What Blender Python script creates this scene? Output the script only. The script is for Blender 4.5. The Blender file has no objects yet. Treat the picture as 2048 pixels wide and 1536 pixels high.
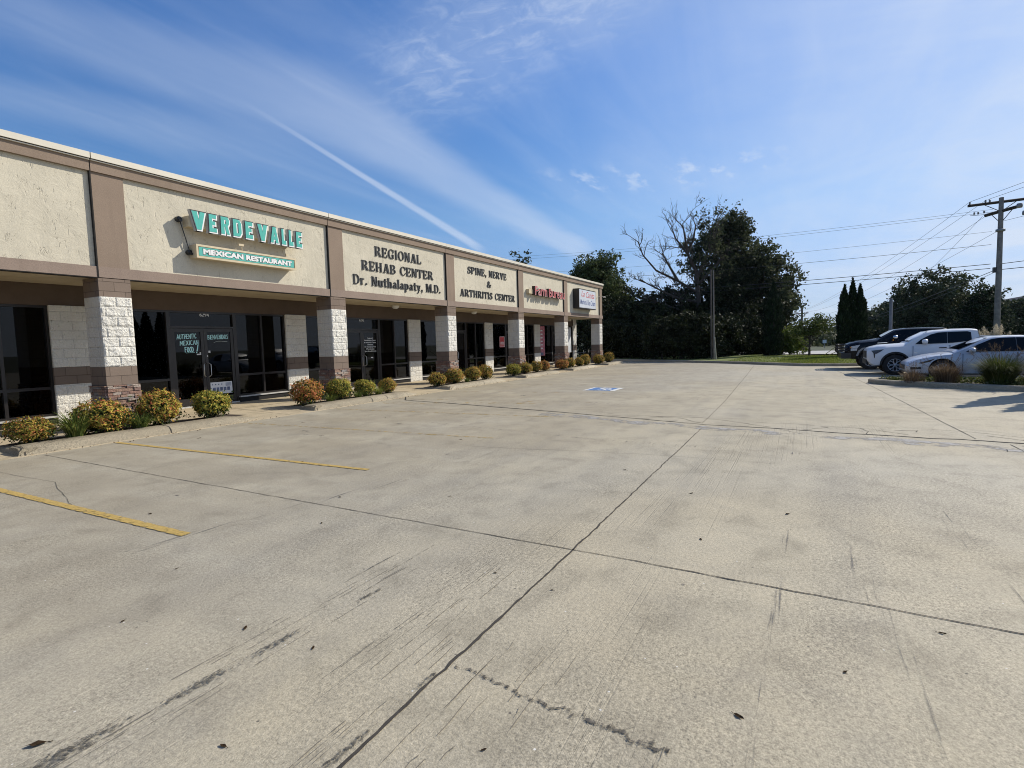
import bpy, bmesh, math, random
import numpy as np
from mathutils import Vector, Matrix, noise
C = bpy.context.scene.collection
SC = bpy.context.scene
R = math.radians
random.seed(7)
RNG = np.random.default_rng(11)

# ------------------------------------------------------------------ camera
F_PX, YAW, PITCH, ROLL = 1069.07, R(28.5537), R(-4.3791), R(-1.5453)
cam_d = bpy.data.cameras.new('camera'); cam = bpy.data.objects.new('camera', cam_d); C.objects.link(cam)
fw = Vector((math.cos(YAW)*math.cos(PITCH), math.sin(YAW)*math.cos(PITCH), math.sin(PITCH)))
rt = Vector((math.sin(YAW), -math.cos(YAW), 0)); up = rt.cross(fw)
rt2 = rt*math.cos(ROLL)+up*math.sin(ROLL); up2 = -rt*math.sin(ROLL)+up*math.cos(ROLL)
M = Matrix((rt2, up2, -fw)).transposed().to_4x4(); M.translation = Vector((0, 0, 1.62))
cam.matrix_world = M
cam_d.sensor_width = 36; cam_d.lens = F_PX/2048*36; cam_d.clip_start = .05; cam_d.clip_end = 9000
SC.camera = cam

# ------------------------------------------------------------------ sky, sun, exposure
SUN = Vector((1.40, -1.0, 1.28)).normalized()
ELEV = math.asin(SUN.z); ROT = math.atan2(SUN.x, SUN.y)
sun_d = bpy.data.lights.new('sun', 'SUN'); sun_d.energy = 5.0; sun_d.angle = R(.5); sun_d.color = (1, .93, .81)
sun = bpy.data.objects.new('sun', sun_d); C.objects.link(sun); sun.location = (30, -30, 40)
sun.rotation_euler = SUN.to_track_quat('Z', 'Y').to_euler()
W = bpy.data.worlds.new('World'); SC.world = W; W.use_nodes = True
SC.view_settings.view_transform = 'Standard'; SC.view_settings.look = 'None'
SC.view_settings.exposure = 0; SC.view_settings.gamma = 1

class NT:
    def __init__(s, nt): s.nt = nt
    def n(s, t, ins=None, **kw):
        x = s.nt.nodes.new(t)
        for k, v in kw.items(): setattr(x, k, v)
        for k, v in (ins or {}).items():
            i = x.inputs[k]
            if isinstance(v, bpy.types.NodeSocket): s.nt.links.new(v, i)
            else: i.default_value = v
        return x
    def m(s, op, a, b=0.0, c=None, clamp=False):
        d = {0: a, 1: b}
        if c is not None: d[2] = c
        return s.n('ShaderNodeMath', d, operation=op, use_clamp=clamp).outputs[0]
    def noise(s, vec, scale, detail=3, rough=.55, dist=0.0):
        d = {'Scale': scale, 'Detail': detail, 'Roughness': rough, 'Distortion': dist}
        if vec is not None: d['Vector'] = vec
        return s.n('ShaderNodeTexNoise', d).outputs[0]
    def map(s, vec, scale=(1, 1, 1), loc=(0, 0, 0), rot=(0, 0, 0)):
        return s.n('ShaderNodeMapping', {'Vector': vec, 'Scale': scale, 'Location': loc, 'Rotation': rot}).outputs[0]
    def ramp(s, fac, stops, interp='LINEAR'):
        x = s.n('ShaderNodeValToRGB', {'Fac': fac}); cr = x.color_ramp; cr.interpolation = interp
        while len(cr.elements) < len(stops): cr.elements.new(.5)
        for e, (p, c) in zip(cr.elements, stops):
            e.position = p; e.color = c if len(c) == 4 else (*c, 1)
        return x.outputs[0]
    def sstep(s, v, a, b, to0=0.0, to1=1.0):
        x = s.n('ShaderNodeMapRange', {0: v, 1: a, 2: b, 3: to0, 4: to1}); x.interpolation_type = 'SMOOTHSTEP'; return x.outputs[0]
    def mix(s, fac, a, b, blend='MIX'):
        x = s.n('ShaderNodeMix', None, data_type='RGBA', blend_type=blend)
        for k, v in ((0, fac), (6, a), (7, b)):
            i = x.inputs[k]
            if isinstance(v, bpy.types.NodeSocket): s.nt.links.new(v, i)
            else: i.default_value = v if k == 0 or len(v) == 4 else (*v, 1)
        return x.outputs[2]
    def vm(s, op, a, b=None):
        d = {0: a}
        if b is not None: d[1] = b
        return s.n('ShaderNodeVectorMath', d, operation=op)

def build_world():
    nt = W.node_tree; nt.nodes.clear(); g = NT(nt)
    sky = g.n('ShaderNodeTexSky', None, sky_type='NISHITA', sun_disc=False, sun_elevation=ELEV, sun_rotation=ROT,
              altitude=200, air_density=1.0, dust_density=.05, ozone_density=1.6).outputs[0]
    d = g.n('ShaderNodeTexCoord').outputs['Generated']
    sep = g.n('ShaderNodeSeparateXYZ', {0: d}); z = g.m('MAXIMUM', sep.outputs[2], .02)
    zz = g.m('ADD', z, .06)
    p = g.n('ShaderNodeCombineXYZ', {0: g.m('DIVIDE', sep.outputs[0], zz), 1: g.m('DIVIDE', sep.outputs[1], zz), 2: 0.0}).outputs[0]
    def band(a, b, w0, w1, e0, e1, soft, amp):       # contrail: a stripe along a great circle of the sky
        a = Vector(a).normalized(); b = Vector(b).normalized(); n = a.cross(b).normalized(); t = (b-a*(a.dot(b))).normalized()
        L = a.angle(b)
        dist = g.m('ABSOLUTE', g.m('ADD', g.vm('DOT_PRODUCT', d, tuple(n)).outputs['Value'],
                                   g.m('MULTIPLY', g.m('SUBTRACT', g.noise(p, 2.2, 3), .5), soft*.6)))
        al = g.m('ARCTAN2', g.vm('DOT_PRODUCT', d, tuple(t)).outputs['Value'], g.vm('DOT_PRODUCT', d, tuple(a)).outputs['Value'])
        wd = g.n('ShaderNodeMapRange', {0: al, 1: 0.0, 2: L, 3: w0, 4: w1}).outputs[0]
        m = g.sstep(g.m('DIVIDE', dist, wd), 1.0, .25)
        m = g.m('MULTIPLY', m, g.sstep(al, -e0, e0)); m = g.m('MULTIPLY', m, g.sstep(al, L+e1, L-e1))
        return g.m('MULTIPLY', m, amp)
    wisp = g.noise(g.map(p, (1, 1, 1), rot=(0, 0, R(-28))), 1.0, 7, .62, .5)
    st = g.noise(g.map(p, (.45, 2.2, 1), rot=(0, 0, R(36))), 1.5, 8, .6, .5)
    f1 = g.m('MULTIPLY', g.sstep(st, .36, .80), .13)
    right = g.sstep(g.vm('DOT_PRODUCT', d, (.55, -.82, .12)).outputs['Value'], .06, 1.0)
    f1 = g.m('ADD', f1, g.m('MULTIPLY', right, g.m('ADD', .60, g.m('MULTIPLY', g.sstep(wisp, .35, .75), .30))))
    # mottled cirrus patch high in the middle
    pd = g.vm('DOT_PRODUCT', d, tuple(Vector((.775, .41, .48)).normalized())).outputs['Value']
    n1 = Vector((.719, .54, .44)).cross(Vector((.80, .28, .53))).normalized()
    pb = g.m('ABSOLUTE', g.vm('DOT_PRODUCT', d, tuple(n1)).outputs['Value'])
    rip = g.sstep(g.noise(g.map(p, (1, .6, 1), rot=(0, 0, R(20))), 15, 5, .66, .8), .40, .76)
    patch = g.m('MULTIPLY', g.m('MULTIPLY', g.sstep(pb, .13, .01), g.sstep(pd, .962, .996)), g.m('ADD', .16, g.m('MULTIPLY', rip, .27)))
    low = g.m('MULTIPLY', g.sstep(g.m('ABSOLUTE', g.m('SUBTRACT', sep.outputs[2], .277)), .035, .0),
              g.sstep(g.vm('DOT_PRODUCT', d, tuple(Vector((.933, .225, .277)).normalized())).outputs['Value'], .968, .996))
    low = g.m('MULTIPLY', low, g.m('MULTIPLY', g.sstep(g.noise(g.map(p, (1.6, 3.4, 1), rot=(0, 0, R(75))), 2.6, 5, .6), .50, .70), .40))
    hz = g.m('MULTIPLY', g.sstep(sep.outputs[2], .30, .0), .12)
    hzc = g.m('MULTIPLY', g.m('MULTIPLY', g.sstep(sep.outputs[2], .20, .06), g.sstep(sep.outputs[2], .0, .05)),
              g.m('MULTIPLY', g.sstep(g.noise(g.map(p, (.5, .5, 1)), 1.1, 5, .6), .46, .66), .24))
    tot = f1
    for b in (band((.6246, .706, .3338), (.8396, .5153, .1722), .005, .010, .12, .02, .004, .40),
              band((.62, .685, .39), (.9286, .3383, .1525), .075, .022, .22, .04, .03, .30),
              band((.3067, .8557, .4169), (.66, .655, .37), .05, .09, .2, .25, .05, .17),
              band((.3113, .8897, .334), (.62, .7214, .30), .03, .06, .2, .2, .04, .13), patch, low, hz, hzc):
        tot = g.m('ADD', tot, b)
    tot = g.m('MINIMUM', tot, .92)
    # deepen: camera phones render this sky a strong blue
    hsv = g.mix(1.0, sky, g.ramp(sep.outputs[2], [(.0, (.36, .50, .80)), (.06, (.46, .60, .94)), (.22, (.70, .97, 1.24)), (.45, (.66, 1.05, 1.52))]), 'MULTIPLY')
    col = g.mix(tot, hsv, (6.9, 7.8, 9.3))
    bg = g.n('ShaderNodeBackground', {0: col, 1: .1})
    out = g.n('ShaderNodeOutputWorld', {0: bg.outputs[0]})
build_world()

# ------------------------------------------------------------------ helpers
def tag(o, label=None, cat=None, group=None, kind=None):
    if label: o['label'] = label
    if cat: o['category'] = cat
    if group: o['group'] = group
    if kind: o['kind'] = kind
    return o
def thing(name, label, cat, loc=(0, 0, 0), rz=0, group=None):
    o = bpy.data.objects.new(name, None); C.objects.link(o)
    o.location = loc; o.rotation_euler = (0, 0, rz); o.empty_display_size = .3
    return tag(o, label, cat, group)

class MB:
    """collects shapes; build() links them as ONE mesh object"""
    def __init__(s): s.v = []; s.f = []; s.mi = []; s.sm = []; s.uv = {}
    def add(s, vs, fs, mi=0, smooth=False):
        b = len(s.v); s.v += [tuple(q) for q in vs]
        for f in fs: s.f.append([b+i for i in f]); s.mi.append(mi); s.sm.append(smooth)
    def box(s, x0, x1, y0, y1, z0, z1, mi=0):
        s.add([(x0, y0, z0), (x1, y0, z0), (x1, y1, z0), (x0, y1, z0), (x0, y0, z1), (x1, y0, z1), (x1, y1, z1), (x0, y1, z1)],
              [(0, 3, 2, 1), (4, 5, 6, 7), (0, 1, 5, 4), (1, 2, 6, 5), (2, 3, 7, 6), (3, 0, 4, 7)], mi)
    def quad(s, a, b, c, d, mi=0): s.add([a, b, c, d], [(0, 1, 2, 3)], mi)
    def tube(s, pts, r, n=6, mi=0, caps=True):
        pts = [Vector(q) for q in pts]; rr = r if isinstance(r, (list, tuple)) else [r]*len(pts)
        vs = []; ref = None
        for i, q in enumerate(pts):
            t = (pts[min(i+1, len(pts)-1)]-pts[max(i-1, 0)])
            t = t.normalized() if t.length > 1e-9 else Vector((0, 0, 1))
            if ref is None: ref = Vector((1, 0, 0)) if abs(t.x) < .8 else Vector((0, 1, 0))
            a = (ref-t*ref.dot(t)).normalized(); b = t.cross(a); ref = a
            for k in range(n):
                an = 2*math.pi*k/n; vs.append(q+(a*math.cos(an)+b*math.sin(an))*rr[i])
        fs = []
        for i in range(len(pts)-1):
            for k in range(n):
                k2 = (k+1) % n; fs.append((i*n+k, i*n+k2, (i+1)*n+k2, (i+1)*n+k))
        s.add(vs, fs, mi, True)
        if caps:
            s.add(vs[:n], [tuple(reversed(range(n)))], mi); s.add(vs[-n:], [tuple(range(n))], mi)
    def prism(s, poly, d0, d1, axis='y', mi=0, mi_side=None):
        """poly: 2-D outline; axis y: (x,z) plane from y=d0 to d1; x: (y,z); z: (x,y)"""
        def P(q, d): return {'y': (q[0], d, q[1]), 'x': (d, q[0], q[1]), 'z': (q[0], q[1], d)}[axis]
        n = len(poly); vs = [P(q, d0) for q in poly]+[P(q, d1) for q in poly]
        s.add(vs, [tuple(range(n))], mi); s.add(vs, [tuple(reversed(range(n, 2*n)))], mi)
        s.add(vs, [(i, i+n, (i+1) % n+n, (i+1) % n) for i in range(n)], mi if mi_side is None else mi_side)
    def lathe(s, prof, c, axis='x', n=24, mi=0, smooth=True):
        """prof: (r, d) ring list around an axis through c"""
        vs = []
        for r, d in prof:
            for k in range(n):
                a = 2*math.pi*k/n; u, w = r*math.cos(a), r*math.sin(a)
                vs.append({'x': (c[0]+d, c[1]+u, c[2]+w), 'y': (c[0]+u, c[1]+d, c[2]+w), 'z': (c[0]+u, c[1]+w, c[2]+d)}[axis])
        fs = [(i*n+k, i*n+(k+1) % n, (i+1)*n+(k+1) % n, (i+1)*n+k) for i in range(len(prof)-1) for k in range(n)]
        s.add(vs, fs, mi, smooth)
    def build(s, name, mats, parent=None, fix=True, uvz=0.0, sharp=None):
        me = bpy.data.meshes.new(name)
        me.from_pydata(s.v, [], s.f)
        for m in (mats if isinstance(mats, (list, tuple)) else [mats]): me.materials.append(m)
        me.polygons.foreach_set('material_index', s.mi); me.polygons.foreach_set('use_smooth', s.sm)
        if fix:
            bm = bmesh.new(); bm.from_mesh(me); bmesh.ops.recalc_face_normals(bm, faces=bm.faces); bm.to_mesh(me); bm.free()
        uv = me.uv_layers.new(name='UVMap'); co = me.vertices
        out = np.zeros((len(me.loops), 2), np.float32)
        for p in me.polygons:
            nx, ny, nz = abs(p.normal.x), abs(p.normal.y), abs(p.normal.z)
            for li in p.loop_indices:
                c = co[me.loops[li].vertex_index].co
                if nz >= nx and nz >= ny: out[li] = (c.x, c.y)
                elif ny >= nx: out[li] = (c.x, c.z-uvz)
                else: out[li] = (c.y, c.z-uvz)
        uv.data.foreach_set('uv', out.ravel())
        if sharp: me.set_sharp_from_angle(angle=R(sharp))
        me.update()
        o = bpy.data.objects.new(name, me); C.objects.link(o)
        if parent is not None:
            bpy_parent(o, parent)
        return o
def bpy_parent(o, parent):
    o.parent = parent
    wm = Matrix.Translation(parent.location) @ parent.rotation_euler.to_matrix().to_4x4() if parent.parent is None and parent.type == 'EMPTY' else None
    if wm is not None and not parent.get('_local'): o.matrix_parent_inverse = wm.inverted()
    elif parent.type == 'MESH' and not parent.get('_local'): pass
def raw_mesh(name, V, Fq, mats, parent=None, smooth=False, mi=None):
    """numpy quads -> mesh object"""
    me = bpy.data.meshes.new(name); n = len(V); m = len(Fq); k = Fq.shape[1]
    me.vertices.add(n); me.vertices.foreach_set('co', np.asarray(V, np.float32).ravel())
    me.loops.add(m*k); me.loops.foreach_set('vertex_index', np.asarray(Fq, np.int32).ravel())
    me.polygons.add(m); me.polygons.foreach_set('loop_start', np.arange(0, m*k, k, dtype=np.int32))
    for t in (mats if isinstance(mats, (list, tuple)) else [mats]): me.materials.append(t)
    if mi is not None: me.polygons.foreach_set('material_index', np.asarray(mi, np.int32))
    if smooth: me.polygons.foreach_set('use_smooth', np.ones(m, bool))
    me.update(calc_edges=True); me.validate()
    o = bpy.data.objects.new(name, me); C.objects.link(o)
    if parent is not None: bpy_parent(o, parent)
    return o
def copy_tree(o, parent=None):
    c = o.copy(); C.objects.link(c); c.parent = parent
    for ch in list(o.children): copy_tree(ch, c)
    return c
# ------------------------------------------------------------------ materials
MATS = {}
def material(name):
    m = bpy.data.materials.new(name); m.use_nodes = True; m.node_tree.nodes.clear(); MATS[name] = m
    g = NT(m.node_tree); g.out = g.n('ShaderNodeOutputMaterial'); return m, g
def surf(g, sh): g.nt.links.new(sh, g.out.inputs[0])
def principled(g, col, rough=.6, **kw):
    d = {'Base Color': col if isinstance(col, bpy.types.NodeSocket) else (*col[:3], 1), 'Roughness': rough}
    d.update(kw); return g.n('ShaderNodeBsdfPrincipled', d)
def bump(g, h, strength, dist): return g.n('ShaderNodeBump', {'Height': h, 'Strength': strength, 'Distance': dist}).outputs[0]
def plain(name, col, rough=.6, var=.12, scale=6, bs=0.0, metal=0.0, bscale=60, **kw):
    """base colour with soft mottling and a fine grain"""
    m, g = material(name); tc = g.n('ShaderNodeTexCoord').outputs['Object']
    n = g.noise(tc, scale, 5, .6)
    c = g.mix(g.sstep(n, .3, .7), tuple(x*(1-var) for x in col), tuple(min(1, x*(1+var)) for x in col))
    d = dict(kw)
    if bs: d['Normal'] = bump(g, g.noise(tc, bscale, 3), bs, .01)
    p = principled(g, c, rough, Metallic=metal, **d); surf(g, p.outputs[0]); return m

def concrete(name, ca, cb, cc, streaks=True, grain=1.0):
    m, g = material(name); tc = g.n('ShaderNodeTexCoord').outputs['Object']
    big = g.noise(tc, .38, 6, .6); mid = g.noise(tc, 2.3, 6, .62, .4); blot = g.noise(g.map(tc, (1, 1, 1), (40, 7, 3)), .14, 3)
    c = g.mix(g.sstep(big, .34, .66), ca, cb); c = g.mix(g.m('MULTIPLY', g.sstep(blot, .42, .62), .75), c, cc)
    c = g.mix(1.0, c, g.ramp(mid, [(.28, (.74, .735, .73)), (.48, (1, 1, 1)), (.72, (1.13, 1.12, 1.10))]), 'MULTIPLY')
    wear = g.sstep(g.noise(g.map(tc, (.5, 1.2, 1), (3, 9, 0)), .55, 5, .6), .47, .66)   # paste worn off, stones bare
    gr = g.noise(tc, 95, 2, .7); gr2 = g.noise(tc, 38, 3, .65)
    amp = g.m('ADD', .40*grain, g.m('MULTIPLY', wear, .55*grain))
    gv = g.m('ADD', 1.0, g.m('MULTIPLY', g.m('ADD', g.m('SUBTRACT', gr, .5), g.m('MULTIPLY', g.m('SUBTRACT', gr2, .5), .9)), g.m('MULTIPLY', amp, 2.4)))
    c = g.mix(1.0, c, g.n('ShaderNodeCombineColor', {0: gv, 1: gv, 2: gv}).outputs[0], 'MULTIPLY')
    c = g.mix(g.m('MULTIPLY', wear, .20), c, tuple(x*.62 for x in ca))
    h = g.m('ADD', g.m('MULTIPLY', gr, .5), gr2)
    if streaks:                                          # broom and plough scratches run along the lot
        sn = g.noise(g.map(tc, (.35, 42, 1)), 1.0, 2, .8); msk = g.sstep(g.noise(g.map(tc, (.22, .8, 1), (1.7, 4.4, 0)), .9, 3), .50, .66)
        s1 = g.m('MULTIPLY', g.sstep(sn, .55, .68), msk); c = g.mix(g.m('MULTIPLY', s1, .22), c, tuple(x*.38 for x in ca))
        h = g.m('SUBTRACT', h, g.m('MULTIPLY', s1, .9))
        tr = g.m('MULTIPLY', g.sstep(g.noise(g.map(tc, (.06, 1.5, 1), (9, 2, 0)), 1.0, 3), .52, .72), .16)  # tyre-darkened lanes
        c = g.mix(tr, c, (.17, .165, .16))
        yy = g.n('ShaderNodeSeparateXYZ', {0: tc}).outputs[1]      # stall grime between the kerb and the stripe ends
        gm = g.m('MULTIPLY', g.sstep(g.m('ADD', yy, g.m('MULTIPLY', g.noise(tc, .7, 4), 3.0)), 2.6, 7.8), g.sstep(g.noise(g.map(tc, (1.4, .5, 1)), .8, 5, .65), .22, .60))
        c = g.mix(g.m('MULTIPLY', gm, .46), c, (.225, .188, .132))
        sp = g.sstep(g.noise(tc, 17, 3, .75), .66, .74); c = g.mix(g.m('MULTIPLY', sp, .28), c, (.16, .14, .11))
        sm = g.noise(g.map(tc, (.55, 1.5, 1), (4, 2, 7)), 1.0, 7, .68, .7); c = g.mix(g.m('MULTIPLY', g.sstep(sm, .50, .72), .20), c, (.23, .205, .165))   # old drips and smudges
        sm2 = g.noise(g.map(tc, (1.3, .4, 1), (1, 8, 2)), 1.2, 6, .7, .4); c = g.mix(g.m('MULTIPLY', g.sstep(sm2, .54, .74), .13), c, (.27, .25, .215))
        vo = g.n('ShaderNodeTexVoronoi', {'Vector': tc, 'Scale': 15.0, 'Randomness': 1.0})
        sel = g.n('ShaderNodeSeparateColor', {0: vo.outputs['Color']})
        peb = g.m('MULTIPLY', g.m('LESS_THAN', vo.outputs['Distance'], .085), g.m('GREATER_THAN', sel.outputs[0], .93))
        c = g.mix(g.m('MULTIPLY', peb, .75), c, (.72, .70, .65))
        pit = g.m('MULTIPLY', g.m('LESS_THAN', vo.outputs['Distance'], .10), g.m('LESS_THAN', sel.outputs[0], .05))
        c = g.mix(g.m('MULTIPLY', pit, .75), c, (.07, .065, .06))
    p = principled(g, c, .78, Normal=bump(g, h, .6*grain, .006), **{'Specular IOR Level': .32}); surf(g, p.outputs[0]); return m
M_LOT = concrete('lot_concrete', (.378, .330, .236), (.428, .378, .275), (.388, .358, .288))
M_WALK = concrete('walk_concrete', (.42, .34, .22), (.47, .39, .26), (.43, .36, .25), False, .7)
M_KERB = concrete('kerb_concrete', (.31, .265, .185), (.40, .345, .25), (.24, .205, .145), False, 1.1)

def alpha_mat(name, col, cover, edge=.35, scale=9.0, rough=.85, grain=0.0, streak=None):
    """paint or stain: UV.y runs -1..1 across; worn away by noise"""
    m, g = material(name); tc = g.n('ShaderNodeTexCoord'); uv = g.n('ShaderNodeSeparateXYZ', {0: tc.outputs['UV']})
    o = tc.outputs['Object']
    e = g.sstep(g.m('ABSOLUTE', uv.outputs[1]), 1.0, 1.0-edge)
    n = g.noise(o if streak is None else g.map(o, streak), scale, 6, .68)
    a = g.sstep(g.m('ADD', g.m('MULTIPLY', e, cover), g.m('SUBTRACT', n, .5)), .40, .62)
    c = g.mix(g.sstep(g.noise(o, 30, 3), .3, .7), tuple(x*(.85-grain) for x in col), tuple(x*(1.1+grain) for x in col))
    p = principled(g, c, rough); tr = g.n('ShaderNodeBsdfTransparent')
    surf(g, g.n('ShaderNodeMixShader', {0: a, 1: tr.outputs[0], 2: p.outputs[0]}).outputs[0]); return m
M_YEL = alpha_mat('worn_yellow_paint', (.46, .315, .09), .62, .45, 13)
M_YEL2 = alpha_mat('faded_yellow_paint', (.44, .315, .11), .47, .45, 9)
M_YEL3 = alpha_mat('ghost_yellow_paint', (.46, .33, .13), .40, .4, 4)
M_WEAR = alpha_mat('bare_aggregate', (.10, .09, .072), .53, .98, 58, .95, .35)
M_CHIP = alpha_mat('chipped_edge', (.085, .076, .064), .50, .98, 40, .95, .4)
M_SCORE = alpha_mat('score_mark_dirt', (.19, .165, .125), .56, .5, 14, .95)
M_OIL = alpha_mat('oil_stain', (.15, .135, .12), .50, .98, 14, .75)
M_SKID = alpha_mat('tyre_rubber', (.13, .125, .12), .38, .9, 2.0, .8, .1, (.5, 16, 1))
M_SEAL = alpha_mat('grey_patch', (.34, .325, .30), .50, .6, 3.0)
M_BLUE = alpha_mat('worn_blue_paint', (.075, .18, .40), .64, .2, 12)
M_WHITEP = alpha_mat('worn_white_paint', (.66, .66, .63), .66, .3, 11)
M_JOINT = alpha_mat('joint_dirt', (.050, .043, .035), .86, .55, 28, .95)
M_CRACK = plain('crack_black', (.016, .014, .012), .95, .3, 20)  # solid near-black for the crack lines
M_GRASSG = plain('turf', (.13, .155, .032), .95, .35, 1.5, .5)
M_EARTH = plain('earth', (.040, .052, .020), .95, .35, .4)
M_ROAD = plain('road_surface', (.42, .41, .39), .9, .1, .6)
M_SOIL = plain('mulch', (.045, .032, .022), .95, .4, 30, .8)

def blockwork(name, col, row, wid, mortar, rough_amt, col2=None, vscale=26):
    m, g = material(name); tc = g.n('ShaderNodeTexCoord'); uv = tc.outputs['UV']; o = tc.outputs['Object']
    b = g.n('ShaderNodeTexBrick', {'Vector': uv, 'Color1': (1, 1, 1, 1), 'Color2': (.90, .90, .90, 1), 'Mortar': (.62, .62, .62, 1), 'Scale': 1.0,
            'Mortar Size': mortar, 'Mortar Smooth': .3, 'Bias': 0.0, 'Brick Width': wid, 'Row Height': row}); b.offset = .5
    n = g.noise(o, vscale, 5, .62, .3); st = g.noise(o, 1.4, 4)
    c = g.mix(g.sstep(st, .3, .72), tuple(x*.90 for x in col), col)
    c = g.mix(1.0 if rough_amt < .5 else .55, c, b.outputs[0], 'MULTIPLY')
    pits = g.sstep(n, .42, .30); c = g.mix(g.m('MULTIPLY', pits, .42*min(1, rough_amt)), c, tuple(x*.45 for x in (col2 or col)))
    h = g.m('SUBTRACT', g.m('MULTIPLY', n, rough_amt), g.m('MULTIPLY', b.outputs[1], 1.2 if rough_amt < .5 else 0.0))
    p = principled(g, c, .9, Normal=bump(g, h, 1.2 if rough_amt > .5 else .8, .035), **{'Specular IOR Level': .2}); surf(g, p.outputs[0]); return m
M_SPLIT = blockwork('white_split_block', (.82, .79, .71), .2035, .406, .008, 1.0)
M_BRBLK = blockwork('brown_smooth_block', (.235, .180, .142), .1925, .406, .006, .12)
M_PIERB = blockwork('brown_pier_block', (.215, .165, .130), .1925, .406, .006, .12)

def stucco(name, col, marks, amp):
    m, g = material(name); o = g.n('ShaderNodeTexCoord').outputs['Object']
    n = g.noise(o, 3.2, 7, .62, .8); n2 = g.noise(g.map(o, (1, 1, 1), (5, 5, 5)), 1.1, 4)
    c = g.mix(g.sstep(n2, .3, .7), tuple(x*.93 for x in col), tuple(min(1, x*1.04) for x in col))
    fine = g.noise(o, 55, 3, .6); c = g.mix(1.0, c, g.ramp(fine, [(.3, (.86, .86, .86)), (.7, (1.08, 1.08, 1.08))]), 'MULTIPLY')
    h = g.m('ADD', g.m('MULTIPLY', n, amp), g.m('MULTIPLY', fine, .10))
    if marks:                                            # knife-down ridges with darker lips
        w = g.noise(g.map(o, (2.6, 1, 1.0), rot=(0, R(32), 0)), 2.1, 4, .55, 1.6)
        r = g.m('ABSOLUTE', g.m('SUBTRACT', w, .5)); line = g.m('MULTIPLY', g.sstep(r, .010, .001), g.sstep(g.noise(o, 4.5, 3), .56, .64))
        c = g.mix(g.m('MULTIPLY', line, .42), c, tuple(x*.45 for x in col)); h = g.m('SUBTRACT', h, g.m('MULTIPLY', line, .8))
        sc = g.noise(g.map(o, (5.5, 1, 1.3), rot=(0, R(36), 0)), 3.4, 2, .5, .4)
        l2 = g.m('MULTIPLY', g.sstep(sc, .645, .70), g.sstep(g.noise(o, 2.2, 2), .40, .58))
        h = g.m('SUBTRACT', h, g.m('MULTIPLY', l2, .45)); c = g.mix(g.m('MULTIPLY', l2, .24), c, tuple(x*.5 for x in col))
    stn = g.m('MULTIPLY', g.sstep(g.noise(g.map(o, (4.5, 1, .30)), 1.0, 5, .6), .50, .74), .26 if marks else .34); c = g.mix(stn, c, tuple(x*.66 for x in col))
    p = principled(g, c, .9, Normal=bump(g, h, .6, .03), **{'Specular IOR Level': .2}); surf(g, p.outputs[0]); return m
M_STUC = stucco('cream_stucco', (.60, .55, .435), True, 1.0)
M_BAND = stucco('brown_stucco', (.275, .210, .160), False, .25)
M_BAND2 = stucco('mauve_brown_stucco', (.288, .222, .180), False, .25)
M_CAP = plain('cream_metal_coping', (.66, .61, .50), .45, .05, 2)
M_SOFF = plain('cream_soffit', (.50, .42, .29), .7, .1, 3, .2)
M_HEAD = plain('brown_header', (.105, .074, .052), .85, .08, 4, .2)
M_DARK = plain('black_gap', (.012, .011, .010), .9, .1)
M_FRAME = plain('bronze_frame', (.020, .017, .016), .35, .15, 5)
M_SILL = plain('metal_sill', (.50, .49, .46), .4, .1)
M_ROOF = plain('roof_membrane', (.45, .43, .40), .9, .1, 2)
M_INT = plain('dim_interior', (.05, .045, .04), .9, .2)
M_BLACK = plain('black_metal', (.014, .014, .015), .4, .2)
M_GREYM = plain('grey_metal', (.22, .22, .22), .45, .15)
M_STEEL = plain('brushed_steel', (.45, .45, .44), .3, .1, metal=.9)
def glass_mat(name, tint, ior=1.5):
    m, g = material(name)
    tr = g.n('ShaderNodeBsdfTransparent', {0: (*tint, 1)}); gl = g.n('ShaderNodeBsdfGlossy', {0: (1, 1, 1, 1), 1: .012})
    f = g.n('ShaderNodeFresnel', {0: ior}).outputs[0]
    surf(g, g.n('ShaderNodeMixShader', {0: g.m('MULTIPLY', f, .56, clamp=True), 1: tr.outputs[0], 2: gl.outputs[0]}).outputs[0]); return m
M_GLASS = glass_mat('tinted_glass', (.03, .03, .033))
M_CGLASS = glass_mat('car_glass', (.05, .055, .06))
def stone_mat():
    m, g = material('ledger_stone'); o = g.n('ShaderNodeTexCoord').outputs['Object']
    r = g.n('ShaderNodeNewGeometry').outputs['Random Per Island']
    c = g.ramp(r, [(0, (.30, .175, .13)), (.25, (.36, .23, .165)), (.5, (.26, .165, .135)), (.7, (.42, .34, .28)), (.88, (.30, .27, .25)), (1, (.44, .36, .28))], 'CONSTANT')
    n = g.noise(o, 28, 4, .6); c = g.mix(1.0, c, g.ramp(n, [(.3, (.6, .6, .6)), (.7, (1.2, 1.2, 1.2))]), 'MULTIPLY')
    p = principled(g, c, .9, Normal=bump(g, n, .8, .02)); surf(g, p.outputs[0]); return m
M_STONE = stone_mat()
def leaf_mat(name, stops, trans=.25, rough=.7):
    m, g = material(name); r = g.n('ShaderNodeNewGeometry').outputs['Random Per Island']
    c = g.ramp(r, [(p, q) for p, q in stops])
    d = principled(g, c, rough, **{'Specular IOR Level': .15}); t = g.n('ShaderNodeBsdfTranslucent', {0: c})
    surf(g, g.n('ShaderNodeMixShader', {0: trans, 1: d.outputs[0], 2: t.outputs[0]}).outputs[0]); return m
M_LOAK = leaf_mat('oak_leaf', [(0, (.030, .040, .022)), (.5, (.052, .066, .034)), (.9, (.090, .102, .052)), (1, (.125, .125, .065))], .38)
M_LMAP = leaf_mat('maple_leaf', [(0, (.040, .055, .020)), (.6, (.075, .100, .034)), (1, (.13, .16, .055))])
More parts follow.
